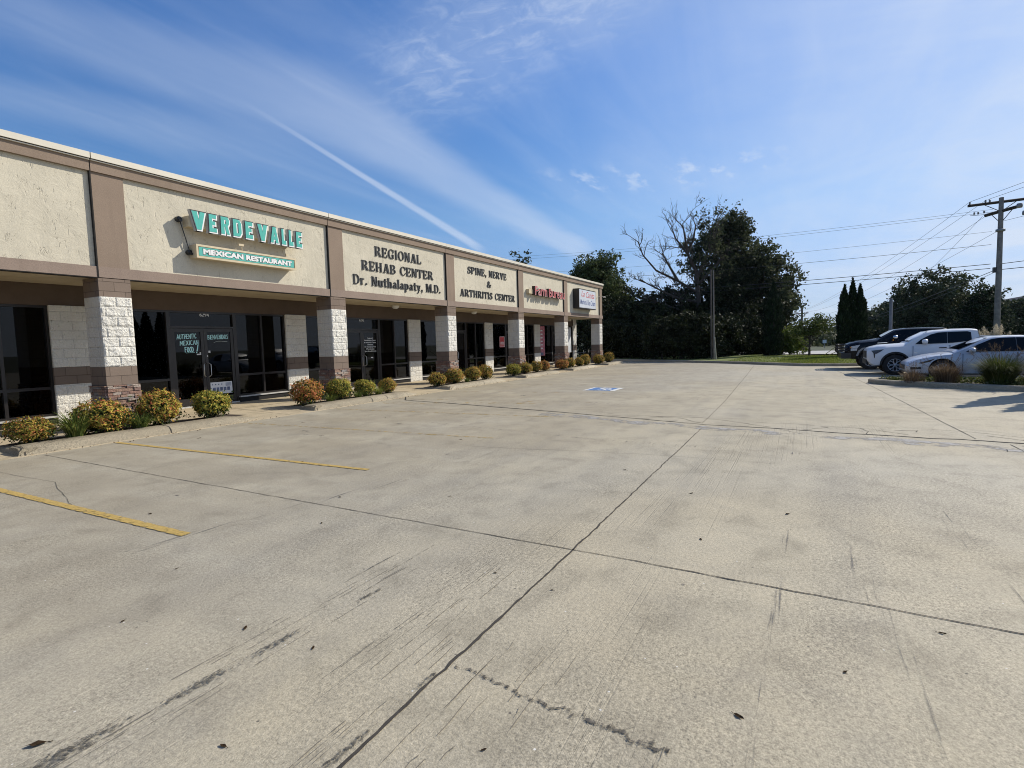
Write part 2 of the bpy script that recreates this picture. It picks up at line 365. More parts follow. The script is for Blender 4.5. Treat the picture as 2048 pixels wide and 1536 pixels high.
M_LUND = leaf_mat('thicket_leaf', [(0, (.016, .020, .010)), (.6, (.026, .033, .014)), (1, (.045, .055, .02))], .15)
M_LARB = leaf_mat('arborvitae_leaf', [(0, (.008, .015, .006)), (.7, (.014, .026, .010)), (1, (.03, .05, .018))], .10)
M_LYEL = leaf_mat('yellow_green_leaf', [(0, (.07, .10, .02)), (.6, (.13, .17, .035)), (1, (.20, .23, .06))], .3)
M_LSML = leaf_mat('sapling_leaf', [(0, (.05, .065, .02)), (.6, (.10, .13, .035)), (1, (.18, .20, .05))], .25)
M_LFAR = leaf_mat('far_leaf', [(0, (.040, .052, .026)), (.6, (.065, .080, .038)), (1, (.10, .115, .055))], .2)
M_NAND = leaf_mat('nandina_leaf', [(0, (.06, .085, .018)), (.24, (.17, .19, .032)), (.46, (.50, .40, .07)), (.74, (.58, .37, .09)), (.90, (.52, .20, .08)), (1, (.42, .10, .05))], .3)
M_NANDR = leaf_mat('red_nandina_leaf', [(0, (.06, .08, .018)), (.18, (.22, .18, .035)), (.40, (.52, .33, .07)), (.66, (.60, .26, .09)), (1, (.54, .14, .08))], .3)
M_NANDG = leaf_mat('yellow_nandina_leaf', [(0, (.05, .085, .018)), (.3, (.20, .23, .04)), (.6, (.46, .41, .07)), (.88, (.56, .42, .09)), (1, (.50, .24, .06))], .3)
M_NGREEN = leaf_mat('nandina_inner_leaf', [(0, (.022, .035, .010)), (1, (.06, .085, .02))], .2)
M_LIRI = leaf_mat('strap_leaf', [(0, (.05, .085, .02)), (.6, (.12, .16, .035)), (1, (.30, .30, .08))], .25)
M_LIRI2 = leaf_mat('variegated_strap_leaf', [(0, (.12, .17, .03)), (.6, (.30, .33, .07)), (1, (.45, .42, .14))], .25)
M_RUST = leaf_mat('rust_grass_blade', [(0, (.075, .052, .03)), (.6, (.145, .10, .06)), (1, (.24, .18, .12))], .3)
M_GGRS = leaf_mat('green_grass_blade', [(0, (.035, .05, .012)), (.6, (.075, .10, .022)), (.9, (.15, .16, .05)), (1, (.25, .22, .12))], .3)
M_PLUME = leaf_mat('pampas_plume_hair', [(0, (.52, .44, .32)), (1, (.74, .66, .52))], .4)
M_TURF = leaf_mat('turf_blade', [(0, (.10, .14, .02)), (.6, (.17, .21, .035)), (1, (.26, .27, .07))], .4)
M_BARK = plain('bark', (.055, .045, .036), .95, .3, 8, .8, bscale=30)
M_POLE = plain('weathered_pole_wood', (.20, .18, .165), .95, .2, 5, .6)
M_XARM = plain('dark_crossarm_wood', (.045, .036, .030), .9, .2, 6)
M_WIRE = plain('cable', (.03, .03, .033), .6, .1)
M_WPLATE = plain('white_plastic', (.62, .62, .60), .5, .05)
# ------------------------------------------------------------------ setting
def sheet(name, pts, z, m, kind='structure', parent=None):
    b = MB(); b.add([(x, y, z) for x, y in pts], [tuple(range(len(pts)))]); o = b.build(name, m, parent)
    if kind and parent is None: o['kind'] = kind
    return o
gb = MB()
gb.quad((-1500, -4400, -.06), (5000, -4400, -.06), (5000, 4400, -.06), (-1500, 4400, -.06)); go = gb.build('ground', M_EARTH); go['kind'] = 'structure'
EDGE = [(52, 30), (44.2, 18.5), (40.62, 12.47), (38.23, 8.49), (35.44, 4.21), (33.2, 1.6), (31.9, -.1), (31.75, -1.6), (32.2, -4), (32.6, -9), (33, -24)]
lot = sheet('parking_lot', [(-40, -40), (33.5, -40)]+EDGE[::-1]+[(52, 45), (-40, 45)], 0.0, M_LOT)
# far kerb and grass verge
def offset(poly, d):
    out = []
    for i, p in enumerate(poly):
        a = Vector(poly[max(i-1, 0)]); b = Vector(poly[min(i+1, len(poly)-1)]); t = (b-a).normalized(); out.append((p[0]-t.y*d, p[1]+t.x*d))
    return out
def kerb_run(poly, prof):
    b = MB(); n = len(prof); vs = []
    for d, z in prof: vs.append([(x, y, z) for x, y in offset(poly, d)])
    for i in range(len(poly)-1):
        for k in range(n-1): b.add([vs[k][i], vs[k][i+1], vs[k+1][i+1], vs[k+1][i]], [(0, 1, 2, 3)], 0, False)
    return b
kb = kerb_run(EDGE, [(-.02, -.03), (0, .09), (.04, .14), (.20, .145), (.22, .05)])
ko = kb.build('kerb', M_KERB); ko['kind'] = 'structure'
# the verge: a gently rising lawn between kerb and road
inner = offset(EDGE, .19); gv = MB(); rows = []
for t, z in ((0, .125), (.12, .15), (.4, .20), (.75, .16), (1, .02)):
    rows.append([(x+(16 if x < 44 else 12)*t*(1.0 if y < 8 else .9), y-1.0*t, z+.03*math.sin(x*1.7+y)) for x, y in inner])
for k in range(len(rows)-1):
    for i in range(len(inner)-1): gv.add([rows[k][i], rows[k][i+1], rows[k+1][i+1], rows[k+1][i]], [(0, 1, 2, 3)], 0, True)
vo = gv.build('verge', M_GRASSG); vo['kind'] = 'structure'
sheet('road', [(50, -45), (62, -45), (60, 40), (51, 40)], .05, M_ROAD)

# --- marks on the lot: strips 3-6 mm above the slab, children of the lot
class Strip:
    def __init__(s): s.v = []; s.f = []; s.uv = []
    def line(s, pts, w, jag=0.0, step=.25, z=.004, rnd=random):
        P = []
        for a, b in zip(pts[:-1], pts[1:]):
            a = Vector(a); b = Vector(b); n = max(1, int((b-a).length/step))
            for i in range(n): P.append(a.lerp(b, i/n))
        P.append(Vector(pts[-1])); b0 = len(s.v); dist = 0; off = 0
        for i, q in enumerate(P):
            t = (P[min(i+1, len(P)-1)]-P[max(i-1, 0)]).normalized(); nrm = Vector((-t.y, t.x))
            if i: dist += (q-P[i-1]).length
            ww = w(i/max(1, len(P)-1)) if callable(w) else w
            off = off*.6+rnd.uniform(-jag, jag)
            wa = ww*(1+rnd.uniform(-.5, .5)*(1 if jag else 0)); wb = ww*(1+rnd.uniform(-.5, .5)*(1 if jag else 0))
            for sgn, wq in ((-1, wa), (1, wb)):
                c = q+nrm*(off+sgn*wq*.5); s.v.append((c.x, c.y, z)); s.uv.append((dist, sgn))
        for i in range(len(P)-1): k = b0+2*i; s.f.append((k, k+2, k+3, k+1))
    def disc(s, c, rx, ry, z=.005, n=20, a=0.0):
        b0 = len(s.v); s.v.append((c[0], c[1], z)); s.uv.append((0, 0))
        for k in range(n):
            t = 2*math.pi*k/n; x, y = rx*math.cos(t), ry*math.sin(t)
            s.v.append((c[0]+x*math.cos(a)-y*math.sin(a), c[1]+x*math.sin(a)+y*math.cos(a), z)); s.uv.append((.3, 1))
        for k in range(n): s.f.append((b0, b0+1+k, b0+1+(k+1) % n))
    def build(s, name, m, parent):
        me = bpy.data.meshes.new(name); me.from_pydata(s.v, [], s.f); me.materials.append(m)
        uv = me.uv_layers.new(name='UVMap')
        for l in me.loops: uv.data[l.index].uv = s.uv[l.vertex_index]
        o = bpy.data.objects.new(name, me); C.objects.link(o); o.parent = parent; return o
rj = random.Random(3)
j = Strip()
j.line([(-2, 1.55), (1.65, 1.555), (3.77, 1.553), (10.05, 1.573)], lambda t: .026-.010*t, .005, .06, .004, rj)
j.line([(10.55, 1.66), (14, 1.70), (20, 1.9), (26, 2.1), (33.5, 2.4)], .016, .004, .3, .004, rj)
j.line([(-2, -2.62), (6.6, -2.66), (9.9, -2.60)], .016, .005, .15, .004, rj)
j.line([(10.25, -2.3), (15, -2.1), (20.4, -1.85), (26, -1.5), (31.4, -1.0)], .015, .004, .3, .004, rj)
j.line([(3.92, 10.9), (3.84, 6.2), (3.80, 3.2), (3.77, 1.55)], .012, .004, .12, .004, rj)
j.line([(3.77, 1.55), (3.70, -.6), (3.62, -3), (3.5, -9)], .014, .005, .10, .004, rj)
j.line([(3.0, 11), (3.1, 8.4), (2.6, 6.6)], .006, .01, .15, .004, rj)
j.line([(7.05, 4.6), (7.3, 2.8), (7.48, 1.56), (7.44, .2)], lambda t: .009*(1-.6*t), .02, .12, .004, rj)
j.line([(18.6, 11), (18.3, 4), (18.0, 0), (17.9, -1.7)], .008, .015, .3, .004, rj)
j.line([(24.6, 11), (24.3, 3), (24.0, -2.0)], .012, .01, .3, .004, rj)
j.build('joint', M_JOINT, lot)
# the long transverse crack with its side cracks
k = Strip()
main = [(13.2, 11.05), (12.46, 10.4), (11.9, 7.6), (11.2, 4.6), (10.62, 2.3), (10.42, 1.6), (10.36, .4), (10.2, -.5), (10.15, -1.3), (10.08, -1.75), (10.14, -2.1), (10.05, -2.75), (9.85, -4), (9.6, -7)]
k.line(main, lambda t: .040+.016*math.sin(9*t), .010, .12, .0045, rj)
def crack(pts, w=.011): k.line(pts, w, .018, .10, .004, rj)
crack([(11.0, 3.7), (11.25, 2.9), (11.15, 2.2), (10.6, 1.7)]); crack([(11.25, 2.9), (11.3, 1.8), (11.0, 1.2), (10.45, .5)], .014); crack([(11.1, 2.5), (10.8, 2.9), (10.7, 2.5)])
crack([(10.95, .75), (11.0, .1), (10.9, -.2)]); crack([(10.3, .0), (10.75, -.4), (10.85, -.3), (10.8, -1.0), (10.35, -1.5)]); crack([(10.8, -.9), (10.5, -.98), (10.22, -.9)])
crack([(10.7, -1.35), (10.85, -1.7), (10.65, -1.65)], .016); crack([(11.0, -1.9), (10.95, -2.4), (10.5, -3.1), (10.3, -3.7), (9.95, -3.5)])
crack([(10.6, -2.5), (10.3, -2.85), (10.45, -3.0), (10.2, -3.1), (10.05, -2.9)], .016); crack([(10.2, -3.1), (10.05, -3.3)], .02); crack([(9.75, -2.2), (9.45, -2.45), (9.3, -2.4)], .012)
crack([(9.8, -2.7), (9.5, -3.4), (9.55, -3.6), (9.75, -3.55)]); crack([(10.0, 1.9), (10.3, 1.55)], .008); crack([(10.3, .35), (10.05, .15), (9.9, -.05)], .008)
k.build('crack', M_CRACK, lot)
s = Strip(); s.line([(11.0, 5.2), (10.15, 2.2), (9.95, 1.0), (9.75, -.6), (9.55, -2.6), (9.3, -4.4)], .62, .02, .4, .003, rj); s.build('patch', M_SEAL, lot)
wr = Strip()
for x, y, rx, ry in ((1.45, 2.56, .62, .12), (1.85, 2.53, .55, .09), (.9, 2.62, .8, .14), (.2, 2.68, .9, .18), (2.5, 2.47, .4, .05), (1.4, 1.60, .6, .06), (.5, 1.62, .8, .12), (1.95, 1.58, .25, .05)): wr.disc((x, y), rx, ry, .005, 24, -.05)
ch = Strip()
ch.line([(2.12, 1.52), (2.07, 1.15), (2.05, .80), (2.02, .44)], lambda t: .05+.07*t, .010, .03, .0052, rj)
ch.build('chipped_edge', M_CHIP, lot)
wr.build('worn_patch', M_WEAR, lot)
sc_ = Strip()
for x0, x1, y0, y1, n in ((.2, 3.3, 2.42, 2.78, 34), (1.7, 3.4, 1.78, 2.10, 22), (1.0, 2.6, 1.62, 1.75, 10), (1.3, 2.7, .95, 1.45, 18), (1.2, 2.2, .35, .60, 5), (.9, 2.0, -.70, -.50, 8)):
    for k in range(n):
        y = rj.uniform(y0, y1); a = rj.uniform(x0, x1-.3); l = rj.uniform(.08, .62)*min(1.0, (x1-x0)*.5)
        sc_.line([(a, y), (a+l*.5, y+rj.uniform(-.006, .006)), (a+l, y+rj.uniform(-.01, .01))], rj.uniform(.003, .007), 0, .2, .0048, rj)
sc_.build('score_mark', M_SCORE, lot)
oil = Strip()
for c, rx, ry, a in (((2.45, 2.49), .055, .09, .2), ((7.2, 8.6), .20, .42, 0), ((6.9, 8.2), .1, .3, .2), ((3.4, 6.2), .05, .12, .1), ((1.78, 2.3), .02, .05, .3), ((6.4, 4.6), .16, .1, .5), ((8.6, 7.4), .2, .35, .1),
                     ((3.52, .67), .03, .05, 0), ((14.5, 7.5), .25, .5, 0), ((8.1, 9.4), .14, .3, 0)): oil.disc(c, rx, ry, .005, 20, a)
oil.build('oil_stain', M_OIL, lot)
sk = Strip()
sk.line([(4.9, -.35), (3.6, -.42), (2.4, -.52), (1.0, -.60)], .38, 0, .3, .003, rj); sk.line([(4.9, .10), (3.0, .10), (1.2, .16)], .30, 0, .3, .003, rj)
sk.line([(6.0, -1.1), (4.4, -1.15), (2.6, -1.3)], .42, 0, .3, .003, rj); sk.line([(2.2, 4.8), (3.6, 4.6), (5, 4.2)], .5, 0, .3, .003, rj); sk.line([(13.6, 7.4), (13.0, 3.2), (12.8, .6)], .7, 0, .3, .003, rj)
sk.line([(15.2, 7.0), (14.6, 2.0)], .5, 0, .3, .003, rj); sk.line([(9.0, 7.0), (8.3, 3.0), (8.2, .0)], .5, 0, .3, .003, rj)
sk.build('tyre_mark', M_SKID, lot)
def stripe(a, b, wd, m):
    q = Strip(); q.line([a, b], wd, 0, .3, .006); q.build('stripe', m, lot)
stripe((2.60, 11.0), (2.67, 4.78), .135, M_YEL); stripe((5.03, 11.0), (5.19, 5.02), .12, M_YEL); stripe((7.54, 10.97), (7.80, 4.6), .12, M_YEL2)
stripe((10.14, 10.95), (10.5, 4.7), .12, M_YEL2); stripe((12.75, 10.9), (13.2, 4.7), .14, M_YEL3); stripe((15.3, 10.9), (15.7, 5.2), .14, M_YEL3); stripe((18.4, 10.9), (18.7, 5.3), .12, M_YEL3)
stripe((11.6, 10.6), (12.9, 6.0), .5, M_YEL3)
q = Strip(); q.line([(17.08, 6.36), (17.08, 5.28)], 1.36, 0, .3, .0045); q.build('accessible_symbol_ground', M_WHITEP, lot)
q = Strip(); q.line([(17.08, 6.26), (17.08, 5.44)], 1.16, 0, .3, .0065); q.build('accessible_symbol_field', M_BLUE, lot)
q = Strip()
arc = [(17.02+.30*math.cos(a), 5.80+.24*math.sin(a)) for a in [R(x) for x in range(150, 391, 20)]]
q.line(arc, .10, 0, .05, .0085); q.line([(17.45, 5.93), (17.10, 5.93), (16.95, 5.72), (16.72, 5.68)], .10, 0, .05, .0087); q.line([(17.22, 5.93), (17.2, 5.72)], .08, 0, .05, .0089)
q.disc((17.56, 5.94), .07, .06, .0086); q.build('accessible_symbol', M_WHITEP, lot)
# --- sidewalk along the shops, rising gently to the wall
b = MB()
yz = [(10.95, -.01), (11.05, .006), (12.30, .055), (12.42, .06), (14.44, .125)]
for (y0, z0), (y1, z1) in zip(yz[:-1], yz[1:]): b.quad((-9, y0, z0), (38.4, y0, z0), (38.4, y1, z1), (-9, y1, z1))
walk = b.build('sidewalk', M_WALK); walk['kind'] = 'structure'
wj = Strip()
for x in (-2.5, .6, 2.9, 6.0, 8.85, 12.0, 14.9, 18, 20.9, 24, 26.9, 30, 33):
    for (y0, z0), (y1, z1) in zip(yz[1:-1], yz[2:]):
        b0 = len(wj.v)
        for x_, y_, z_, u in ((x, y0, z0, -1), (x+.014, y0, z0, 1), (x+.014, y1, z1, 1), (x, y1, z1, -1)): wj.v.append((x_, y_, z_+.004)); wj.uv.append((0, u))
        wj.f.append((b0, b0+1, b0+2, b0+3))
b0 = len(wj.v)
for x_, y_ in ((-9, 13.1), (38, 13.1), (38, 13.114), (-9, 13.114)): wj.v.append((x_, y_, .086)); wj.uv.append((0, 0))
wj.f.append((b0, b0+1, b0+2, b0+3)); wj.build('joint', M_JOINT, walk)
# ------------------------------------------------------------------ the building
PX = [-.42, 5.61, 11.655, 17.665, 23.75, 29.55, 35.85]      # left faces of the pillars
SEP = [-.41, 5.62, 11.66, 17.667, 23.8, 29.6, 35.93]
XL, XR = -8.0, 36.62
mall = thing('strip_mall', 'long single storey strip mall with cream stucco fascia, brown bands and block pillars', 'building', (14.3, 14.4, 0))
def part(mb, name, m, parent=mall, **kw): return mb.build(name, m, parent, **kw)
# roof and rear shell
b = MB(); b.box(XL, 36.30, 14.62, 26, -.05, 3.1); b.box(XL, 36.40, 12.62, 26, 3.22, 5.10); part(b, 'wall', M_STUC)
b = MB(); b.box(XL, 36.40, 12.64, 26.0, 5.103, 5.16); part(b, 'roof', M_ROOF)
# fascia: panels recessed 5 cm behind the bands
PW = .60
bounds = [XL]+SEP
for i in range(len(bounds)):
    x0 = bounds[i]+(PW if i else 0); x1 = bounds[i+1] if i+1 < len(bounds) else None
    if x1 is None: continue
    b = MB(); b.box(x0+.002, x1-.002, 12.505, 12.615, 3.379, 5.247); part(b, 'fascia_panel', M_STUC)
for x in SEP: b = MB(); b.box(x+.018, min(x+PW, XR), 12.470, 12.612, 3.380, 5.246); part(b, 'pilaster', M_BAND)
b = MB(); g2 = [XL]+SEP+[XR]
for x0, x1 in zip(g2[:-1], g2[1:]): b.box(x0+.014, x1-.006, 12.432, 12.613, 5.248, 5.442)
b.box(36.42, XR-.01, 12.6135, 14.4, 5.249, 5.443); part(b, 'top_band', M_BAND)
b = MB()
for x0, x1 in zip(g2[:-1], g2[1:]): b.box(x0+.014, x1-.006, 12.450, 12.614, 3.165, 3.378)
b.box(36.42, XR-.005, 12.6145, 14.4, 3.166, 3.379); part(b, 'lower_band', M_BAND2)
b = MB(); b.box(36.41, XR-.03, 12.6155, 26, 3.38, 5.245); part(b, 'end_wall', M_STUC)
b = MB()
for x0, x1 in zip(g2[:-1], g2[1:]):
    b.box(x0+.014, x1-.006, 12.368, 12.66, 5.478, 5.592); b.box(x0+.014, x1-.006, 12.392, 12.655, 5.446, 5.462)
b.box(36.38, XR+.03, 12.661, 26, 5.445, 5.590); part(b, 'coping', M_CAP)
b = MB(); b.box(XL, XR-.01, 12.41, 12.65, 5.4625, 5.4775); part(b, 'coping_dark_gap', M_DARK)  # black strip for the thin dark line below the coping
for x in SEP: b = MB(); b.box(x-.010, x+.013, 12.44, 12.6, 3.17, 5.60); part(b, 'expansion_joint', M_DARK)
# soffit, header
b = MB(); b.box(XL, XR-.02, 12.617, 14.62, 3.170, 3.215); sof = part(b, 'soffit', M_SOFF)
b = MB(); b.box(XL, XR-.015, 12.452, 12.616, 3.150, 3.1645); part(b, 'band_lip_shadow', M_DARK)  # lip under the band, its shadow line put in as black colour
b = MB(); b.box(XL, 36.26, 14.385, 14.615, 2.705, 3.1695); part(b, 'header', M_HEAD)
# rough split-face panels: real relief
def rough_panel(b, o, du, dv, U, V, amp, seed, mi=0, cell=.025, rows=.2035, v0=0.0, bw=.406):
    """grid from corner o spanned by unit vectors du, dv; displaced along their normal"""
    o = Vector(o); du = Vector(du); dv = Vector(dv); n = du.cross(dv)
    nu, nv = max(2, int(U/cell)), max(2, int(V/cell)); vs = []
    for jx in range(nv+1):
        for i in range(nu+1):
            u, v = U*i/nu, V*jx/nv; p = o+du*u+dv*v
            d = amp*(noise.noise(p*9+Vector((seed, 0, 0)))*.9+noise.noise(p*23)*.6)
            r = (v-v0)/rows; fr = abs(r-round(r))*rows
            off = .5*bw if int(math.floor(r)) % 2 == 0 else 0
            c = ((p.x if abs(du.x) > .5 else p.y)+off)/bw; fc = abs(c-round(c))*bw
            d += amp*(1.0 if min(fr, fc) > .014 else -.1)
            edge = min(i, nu-i, jx, nv-jx) == 0
            vs.append(p+n*(0 if edge else max(d, -.004)))
    fs = [(jx*(nu+1)+i, jx*(nu+1)+i+1, (jx+1)*(nu+1)+i+1, (jx+1)*(nu+1)+i) for jx in range(nv) for i in range(nu)]
    b.add(vs, fs, mi, False)
PD0, PD1 = 12.452, 13.07
for i, x in enumerate(PX):
    w = .59
    b = MB()
    b.box(x, x+w, PD0, PD1, 2.782, 3.1625, 1); b.box(x, x+w, PD0, PD1, .05, 1.353, 1); b.box(x+.004, x+w-.004, PD0+.004, PD1-.004, 1.353, 2.782, 0)
    z0, hh = 1.354, 1.427
    rough_panel(b, (x, PD0, z0), (1, 0, 0), (0, 0, 1), w, hh, .014, i)
    rough_panel(b, (x, PD1, z0), (0, -1, 0), (0, 0, 1), PD1-PD0, hh, .006, i+40)
    rough_panel(b, (x+w, PD0, z0), (0, 1, 0), (0, 0, 1), PD1-PD0, hh, .009, i+80)
    pil = b.build('pillar', [M_SPLIT, M_BRBLK], mall, fix=False, uvz=1.354)
    # ledger stone base
    b = MB(); rs = random.Random(100+i); z = .04
    while z < .955:
        hz = rs.uniform(.035, .075); z1 = min(z+hz, .97)
        for face in range(4):
            L = w+.02 if face in (0, 2) else PD1-PD0+.02; u = -.01
            while u < L-.02:
                lu = rs.uniform(.09, .26); u1 = min(u+lu, L); 
                if L-u1 < .05: u1 = L
                d = rs.uniform(.022, .055); gp = .004
                if face == 0: b.box(x+u+gp, x+u1-gp, PD0-d, PD0+.02, z+gp, z1-gp)
                elif face == 1: b.box(x+w-.02, x+w+d, PD0+u+gp, PD0+u1-gp, z+gp, z1-gp)
                elif face == 2: b.box(x+u+gp, x+u1-gp, PD1-.02, PD1+d, z+gp, z1-gp)
                else: b.box(x-d, x+.02, PD0+u+gp, PD0+u1-gp, z+gp, z1-gp)
                u = u1
        z = z1
    b.build('stone_base', M_STONE, pil)
# piers on the back wall
PIER = [(x-.13, x+.66) for x in PX[:-1]]+[(35.66, 36.30)]
for i, (x0, x1) in enumerate(PIER):
    b = MB(); y = 14.345
    b.box(x0+.004, x1-.004, y+.004, 14.61, .08, 2.703, 0); b.box(x0, x1, y-.002, 14.605, .972, 1.353, 1)
    rough_panel(b, (x0, y, 1.3545), (1, 0, 0), (0, 0, 1), x1-x0, 2.71-1.3545 if i < 6 else 1.815, .009, i+7)
    rough_panel(b, (x0, y, .08), (1, 0, 0), (0, 0, 1), x1-x0, .970-.08, .009, i+27, v0=.053)
    if i == 6: b.box(36.26, 36.301, 14.35, 14.61, .1, 3.165, 0)
    b.build('pier', [M_SPLIT, M_PIERB], mall, fix=False, uvz=1.354)
# interiors
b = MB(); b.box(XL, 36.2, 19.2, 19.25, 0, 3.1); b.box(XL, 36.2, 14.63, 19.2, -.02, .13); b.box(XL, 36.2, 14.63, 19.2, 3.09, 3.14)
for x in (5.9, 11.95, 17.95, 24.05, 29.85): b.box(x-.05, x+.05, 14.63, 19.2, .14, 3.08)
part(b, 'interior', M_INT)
# storefronts: each bay = window, double door with transom, two-pane window
YF0, YF1, YG = 14.40, 14.52, 14.462
def frame_rect(b, x0, x1, z0, z1, t=.05, d0=YF0, d1=YF1):
    b.box(x0, x0+t, d0, d1, z0, z1); b.box(x1-t, x1, d0, d1, z0, z1)
    b.box(x0+t, x1-t, d0, d1, z1-t, z1); b.box(x0+t, x1-t, d0, d1, z0, z0+t)
def window(x0, x1, z0, z1, muls=(), rails=(), name='window'):
    b = MB(); frame_rect(b, x0, x1, z0, z1)
    xs = [x0]+list(muls)+[x1]
    for m_ in muls: b.box(m_-.03, m_+.03, YF0+.001, YF1-.001, z0+.05, z1-.05)
    for r_ in rails:
        for a, c in zip(xs[:-1], xs[1:]): b.box(a+(.05 if a == x0 else .03), c-(.05 if c == x1 else .03), YF0+.003, YF1-.003, r_-.03, r_+.03)
    f = b.build(name, M_FRAME, mall)
    zs = [z0]+list(rails)+[z1]
    for a, c in zip(xs[:-1], xs[1:]):
        for u, v in zip(zs[:-1], zs[1:]):
            p = MB(); p.box(a+.03, c-.03, YG, YG+.008, u+.03, v-.03); p.build('pane', M_GLASS, f)
    return f
ZB, ZT = .30, 2.70
def bay(p0, p1, narrow=False):
    """p0: right edge of a pier, p1: left edge of the next"""
    xa = p0; xd0, xd1 = p1-3.50, p1-1.74
    window(xa, xd0-.04, ZB, ZT, (), (.91,) if xd0-.04-xa < 2.2 else (.91,))
    window(xd0-.04, xd1+.04, 2.25, ZT, (), (), 'transom')
    window(xd1+.04, p1, ZB, ZT, ((xd1+.04+p1)/2+.02,), (.91,))
    for a, c in ((xd0-.04, xd0+.015), (xd1-.015, xd1+.04)): b = MB(); b.box(a, c, YF0, YF1, .16, 2.249); b.build('door_jamb', M_FRAME, mall)
    mid = (xd0+xd1)/2; doors = []
    for sgn, a, c in ((-1, xd0+.02, mid-.004), (1, mid+.004, xd1-.02)):
        b = MB(); t = .085
        b.box(a, a+t, YF0+.015, YF0+.06, .17, 2.24); b.box(c-t, c, YF0+.015, YF0+.06, .17, 2.24)
        b.box(a+t, c-t, YF0+.015, YF0+.06, 2.15, 2.24); b.box(a+t, c-t, YF0+.015, YF0+.06, .17, .36)
        d = b.build('door', M_FRAME, mall); doors.append((d, a, c))
        p = MB(); p.box(a+t-.01, c-t+.01, YF0+.034, YF0+.042, .35, 2.16); p.build('pane', M_GLASS, d)
        hx = (c-.045) if sgn < 0 else (a+.045); h = MB(); dx = -.10*sgn*-1
        h.tube([(hx, YF0+.015, 1.30), (hx, YF0-.05, 1.30), (hx+.05*sgn, YF0-.07, 1.25), (hx+.05*sgn, YF0-.07, .97), (hx, YF0-.05, .92), (hx, YF0+.015, .92)], .012, 6)
        h.build('handle', M_STEEL, d)
    # plinth under the glass, sill on top, dark base strip
    b = MB()
    for a, c in ((xa, xd0-.04), (xd1+.04, p1)): b.box(a, c, 14.36, 14.53, .09, .262, 0); b.box(a+.002, c-.002, 14.33, 14.55, .263, .299, 1)
    b.box(xd0-.04, xd1+.04, 14.375, 14.55, .09, .158, 1); b.build('plinth', [M_DARK, M_SILL], mall)
    return doors
BAYS = []
for i in range(6):
    p0 = PIER[i][1]; p1 = PIER[i+1][0]; BAYS.append(bay(p0, p1))
window(XL+.2, PIER[0][0], ZB, ZT, (-6, -4, -2.2), (.91,))
b = MB(); b.box(XL+.2, PIER[0][0], 14.36, 14.53, .09, .262, 0); b.box(XL+.2, PIER[0][0], 14.33, 14.55, .263, .299, 1); b.build('plinth', [M_DARK, M_SILL], mall)
b = MB(); b.box(36.302, 36.38, 14.9, 26, -.05, 3.165); part(b, 'end_wall', M_STUC)
# soffit lights
for x, y, lab in ((15.9, 13.6, 'flat white round ceiling light under the soffit by the REGIONAL REHAB CENTER door'), (33.6, 13.9, 'bulky pale floodlight under the soffit near the open end bay'), (21.6, 13.7, 'small pale round light under the soffit below the ARTHRITIS CENTER lettering')):
    t = thing('soffit_light', lab, 'lamp', (x, y, 3.17), 0, 'lights under the soffit')
    b = MB(); r_ = .16 if x < 30 else .13; b.lathe([(0, 0), (r_, 0), (r_, -.04), (r_*.9, -.05)], (x, y, 3.168), 'z', 18); b.build('base', M_CAP, t)
    b = MB(); b.lathe([(r_*.88, -.045), (r_*.75, -.10), (r_*.4, -.13), (0, -.135)], (x, y, 3.168), 'z', 18); b.build('diffuser', M_WPLATE, t)
    if x > 30:
        b = MB(); b.box(x-.09, x+.16, y-.2, y-.05, 2.98, 3.11); b.build('lamp_head', M_CAP, t)
# wall lamp at the right end
t = thing('wall_lamp', 'small pale gooseneck lamp on the fascia beside the white shop sign', 'lamp', (35.62, 12.47, 4.55))
b = MB(); b.tube([(35.60, 12.50, 4.62), (35.60, 12.3, 4.66), (35.61, 12.02, 4.63)], .02, 6); b.build('arm', M_CAP, t)
b = MB(); b.lathe([(0, .05), (.05, .04), (.11, -.05), (.10, -.05)], (35.61, 11.98, 4.60), 'z', 14); b.build('lamp_shade', M_CAP, t)
# ------------------------------------------------------------------ lettering
def font_mesh(text, size, offset=0.0, extrude=.01, shear=0.0, sx=1.0, spacing=1.0):
    """text outline mesh: x right, y up, z out; origin at baseline left. returns verts, faces, width"""
    cu = bpy.data.curves.new('t', 'FONT'); cu.body = text; cu.size = size; cu.offset = offset; cu.extrude = extrude; cu.shear = shear
    cu.space_character = spacing; cu.resolution_u = 3
    o = bpy.data.objects.new('t', cu); C.objects.link(o)
    dg = bpy.context.evaluated_depsgraph_get(); me = o.evaluated_get(dg).to_mesh()
    vs = [(v.co.x*sx, v.co.y, v.co.z) for v in me.vertices]; fs = [tuple(p.vertices) for p in me.polygons]
    o.evaluated_get(dg).to_mesh_clear(); bpy.data.objects.remove(o); bpy.data.curves.remove(cu)
    return vs, fs
def text_on(b, text, x0, x1, z0, z1, y, depth=.01, offset=0.0, shear=0.0, mi=0, spacing=1.0, fit_h=True, rise=0.0, capref=None, grow=0.0):
    """lay text on a wall facing -Y: fills x0..x1 wide, caps z0..z1 high, front face at y"""
    vs, fs = font_mesh(text, 1.0, offset, depth/2, shear, 1.0, spacing)
    ref, _ = font_mesh(capref or text, 1.0, 0.0, .001, shear)
    ys = [q[1] for q in ref]; xs = [q[0] for q in font_mesh(text, 1.0, 0.0, .001, shear, 1.0, spacing)[0]]
    kx = (x1-x0)/(max(xs)-min(xs)); kz = (z1-z0)/(max(ys)-min(ys))
    out = [(x0+(q[0]-min(xs))*kx, y+depth/2-q[2], z0+(q[1]-min(ys))*kz+rise*(q[0]-min(xs))*kx) for q in vs]
    b.add(out, fs, mi)
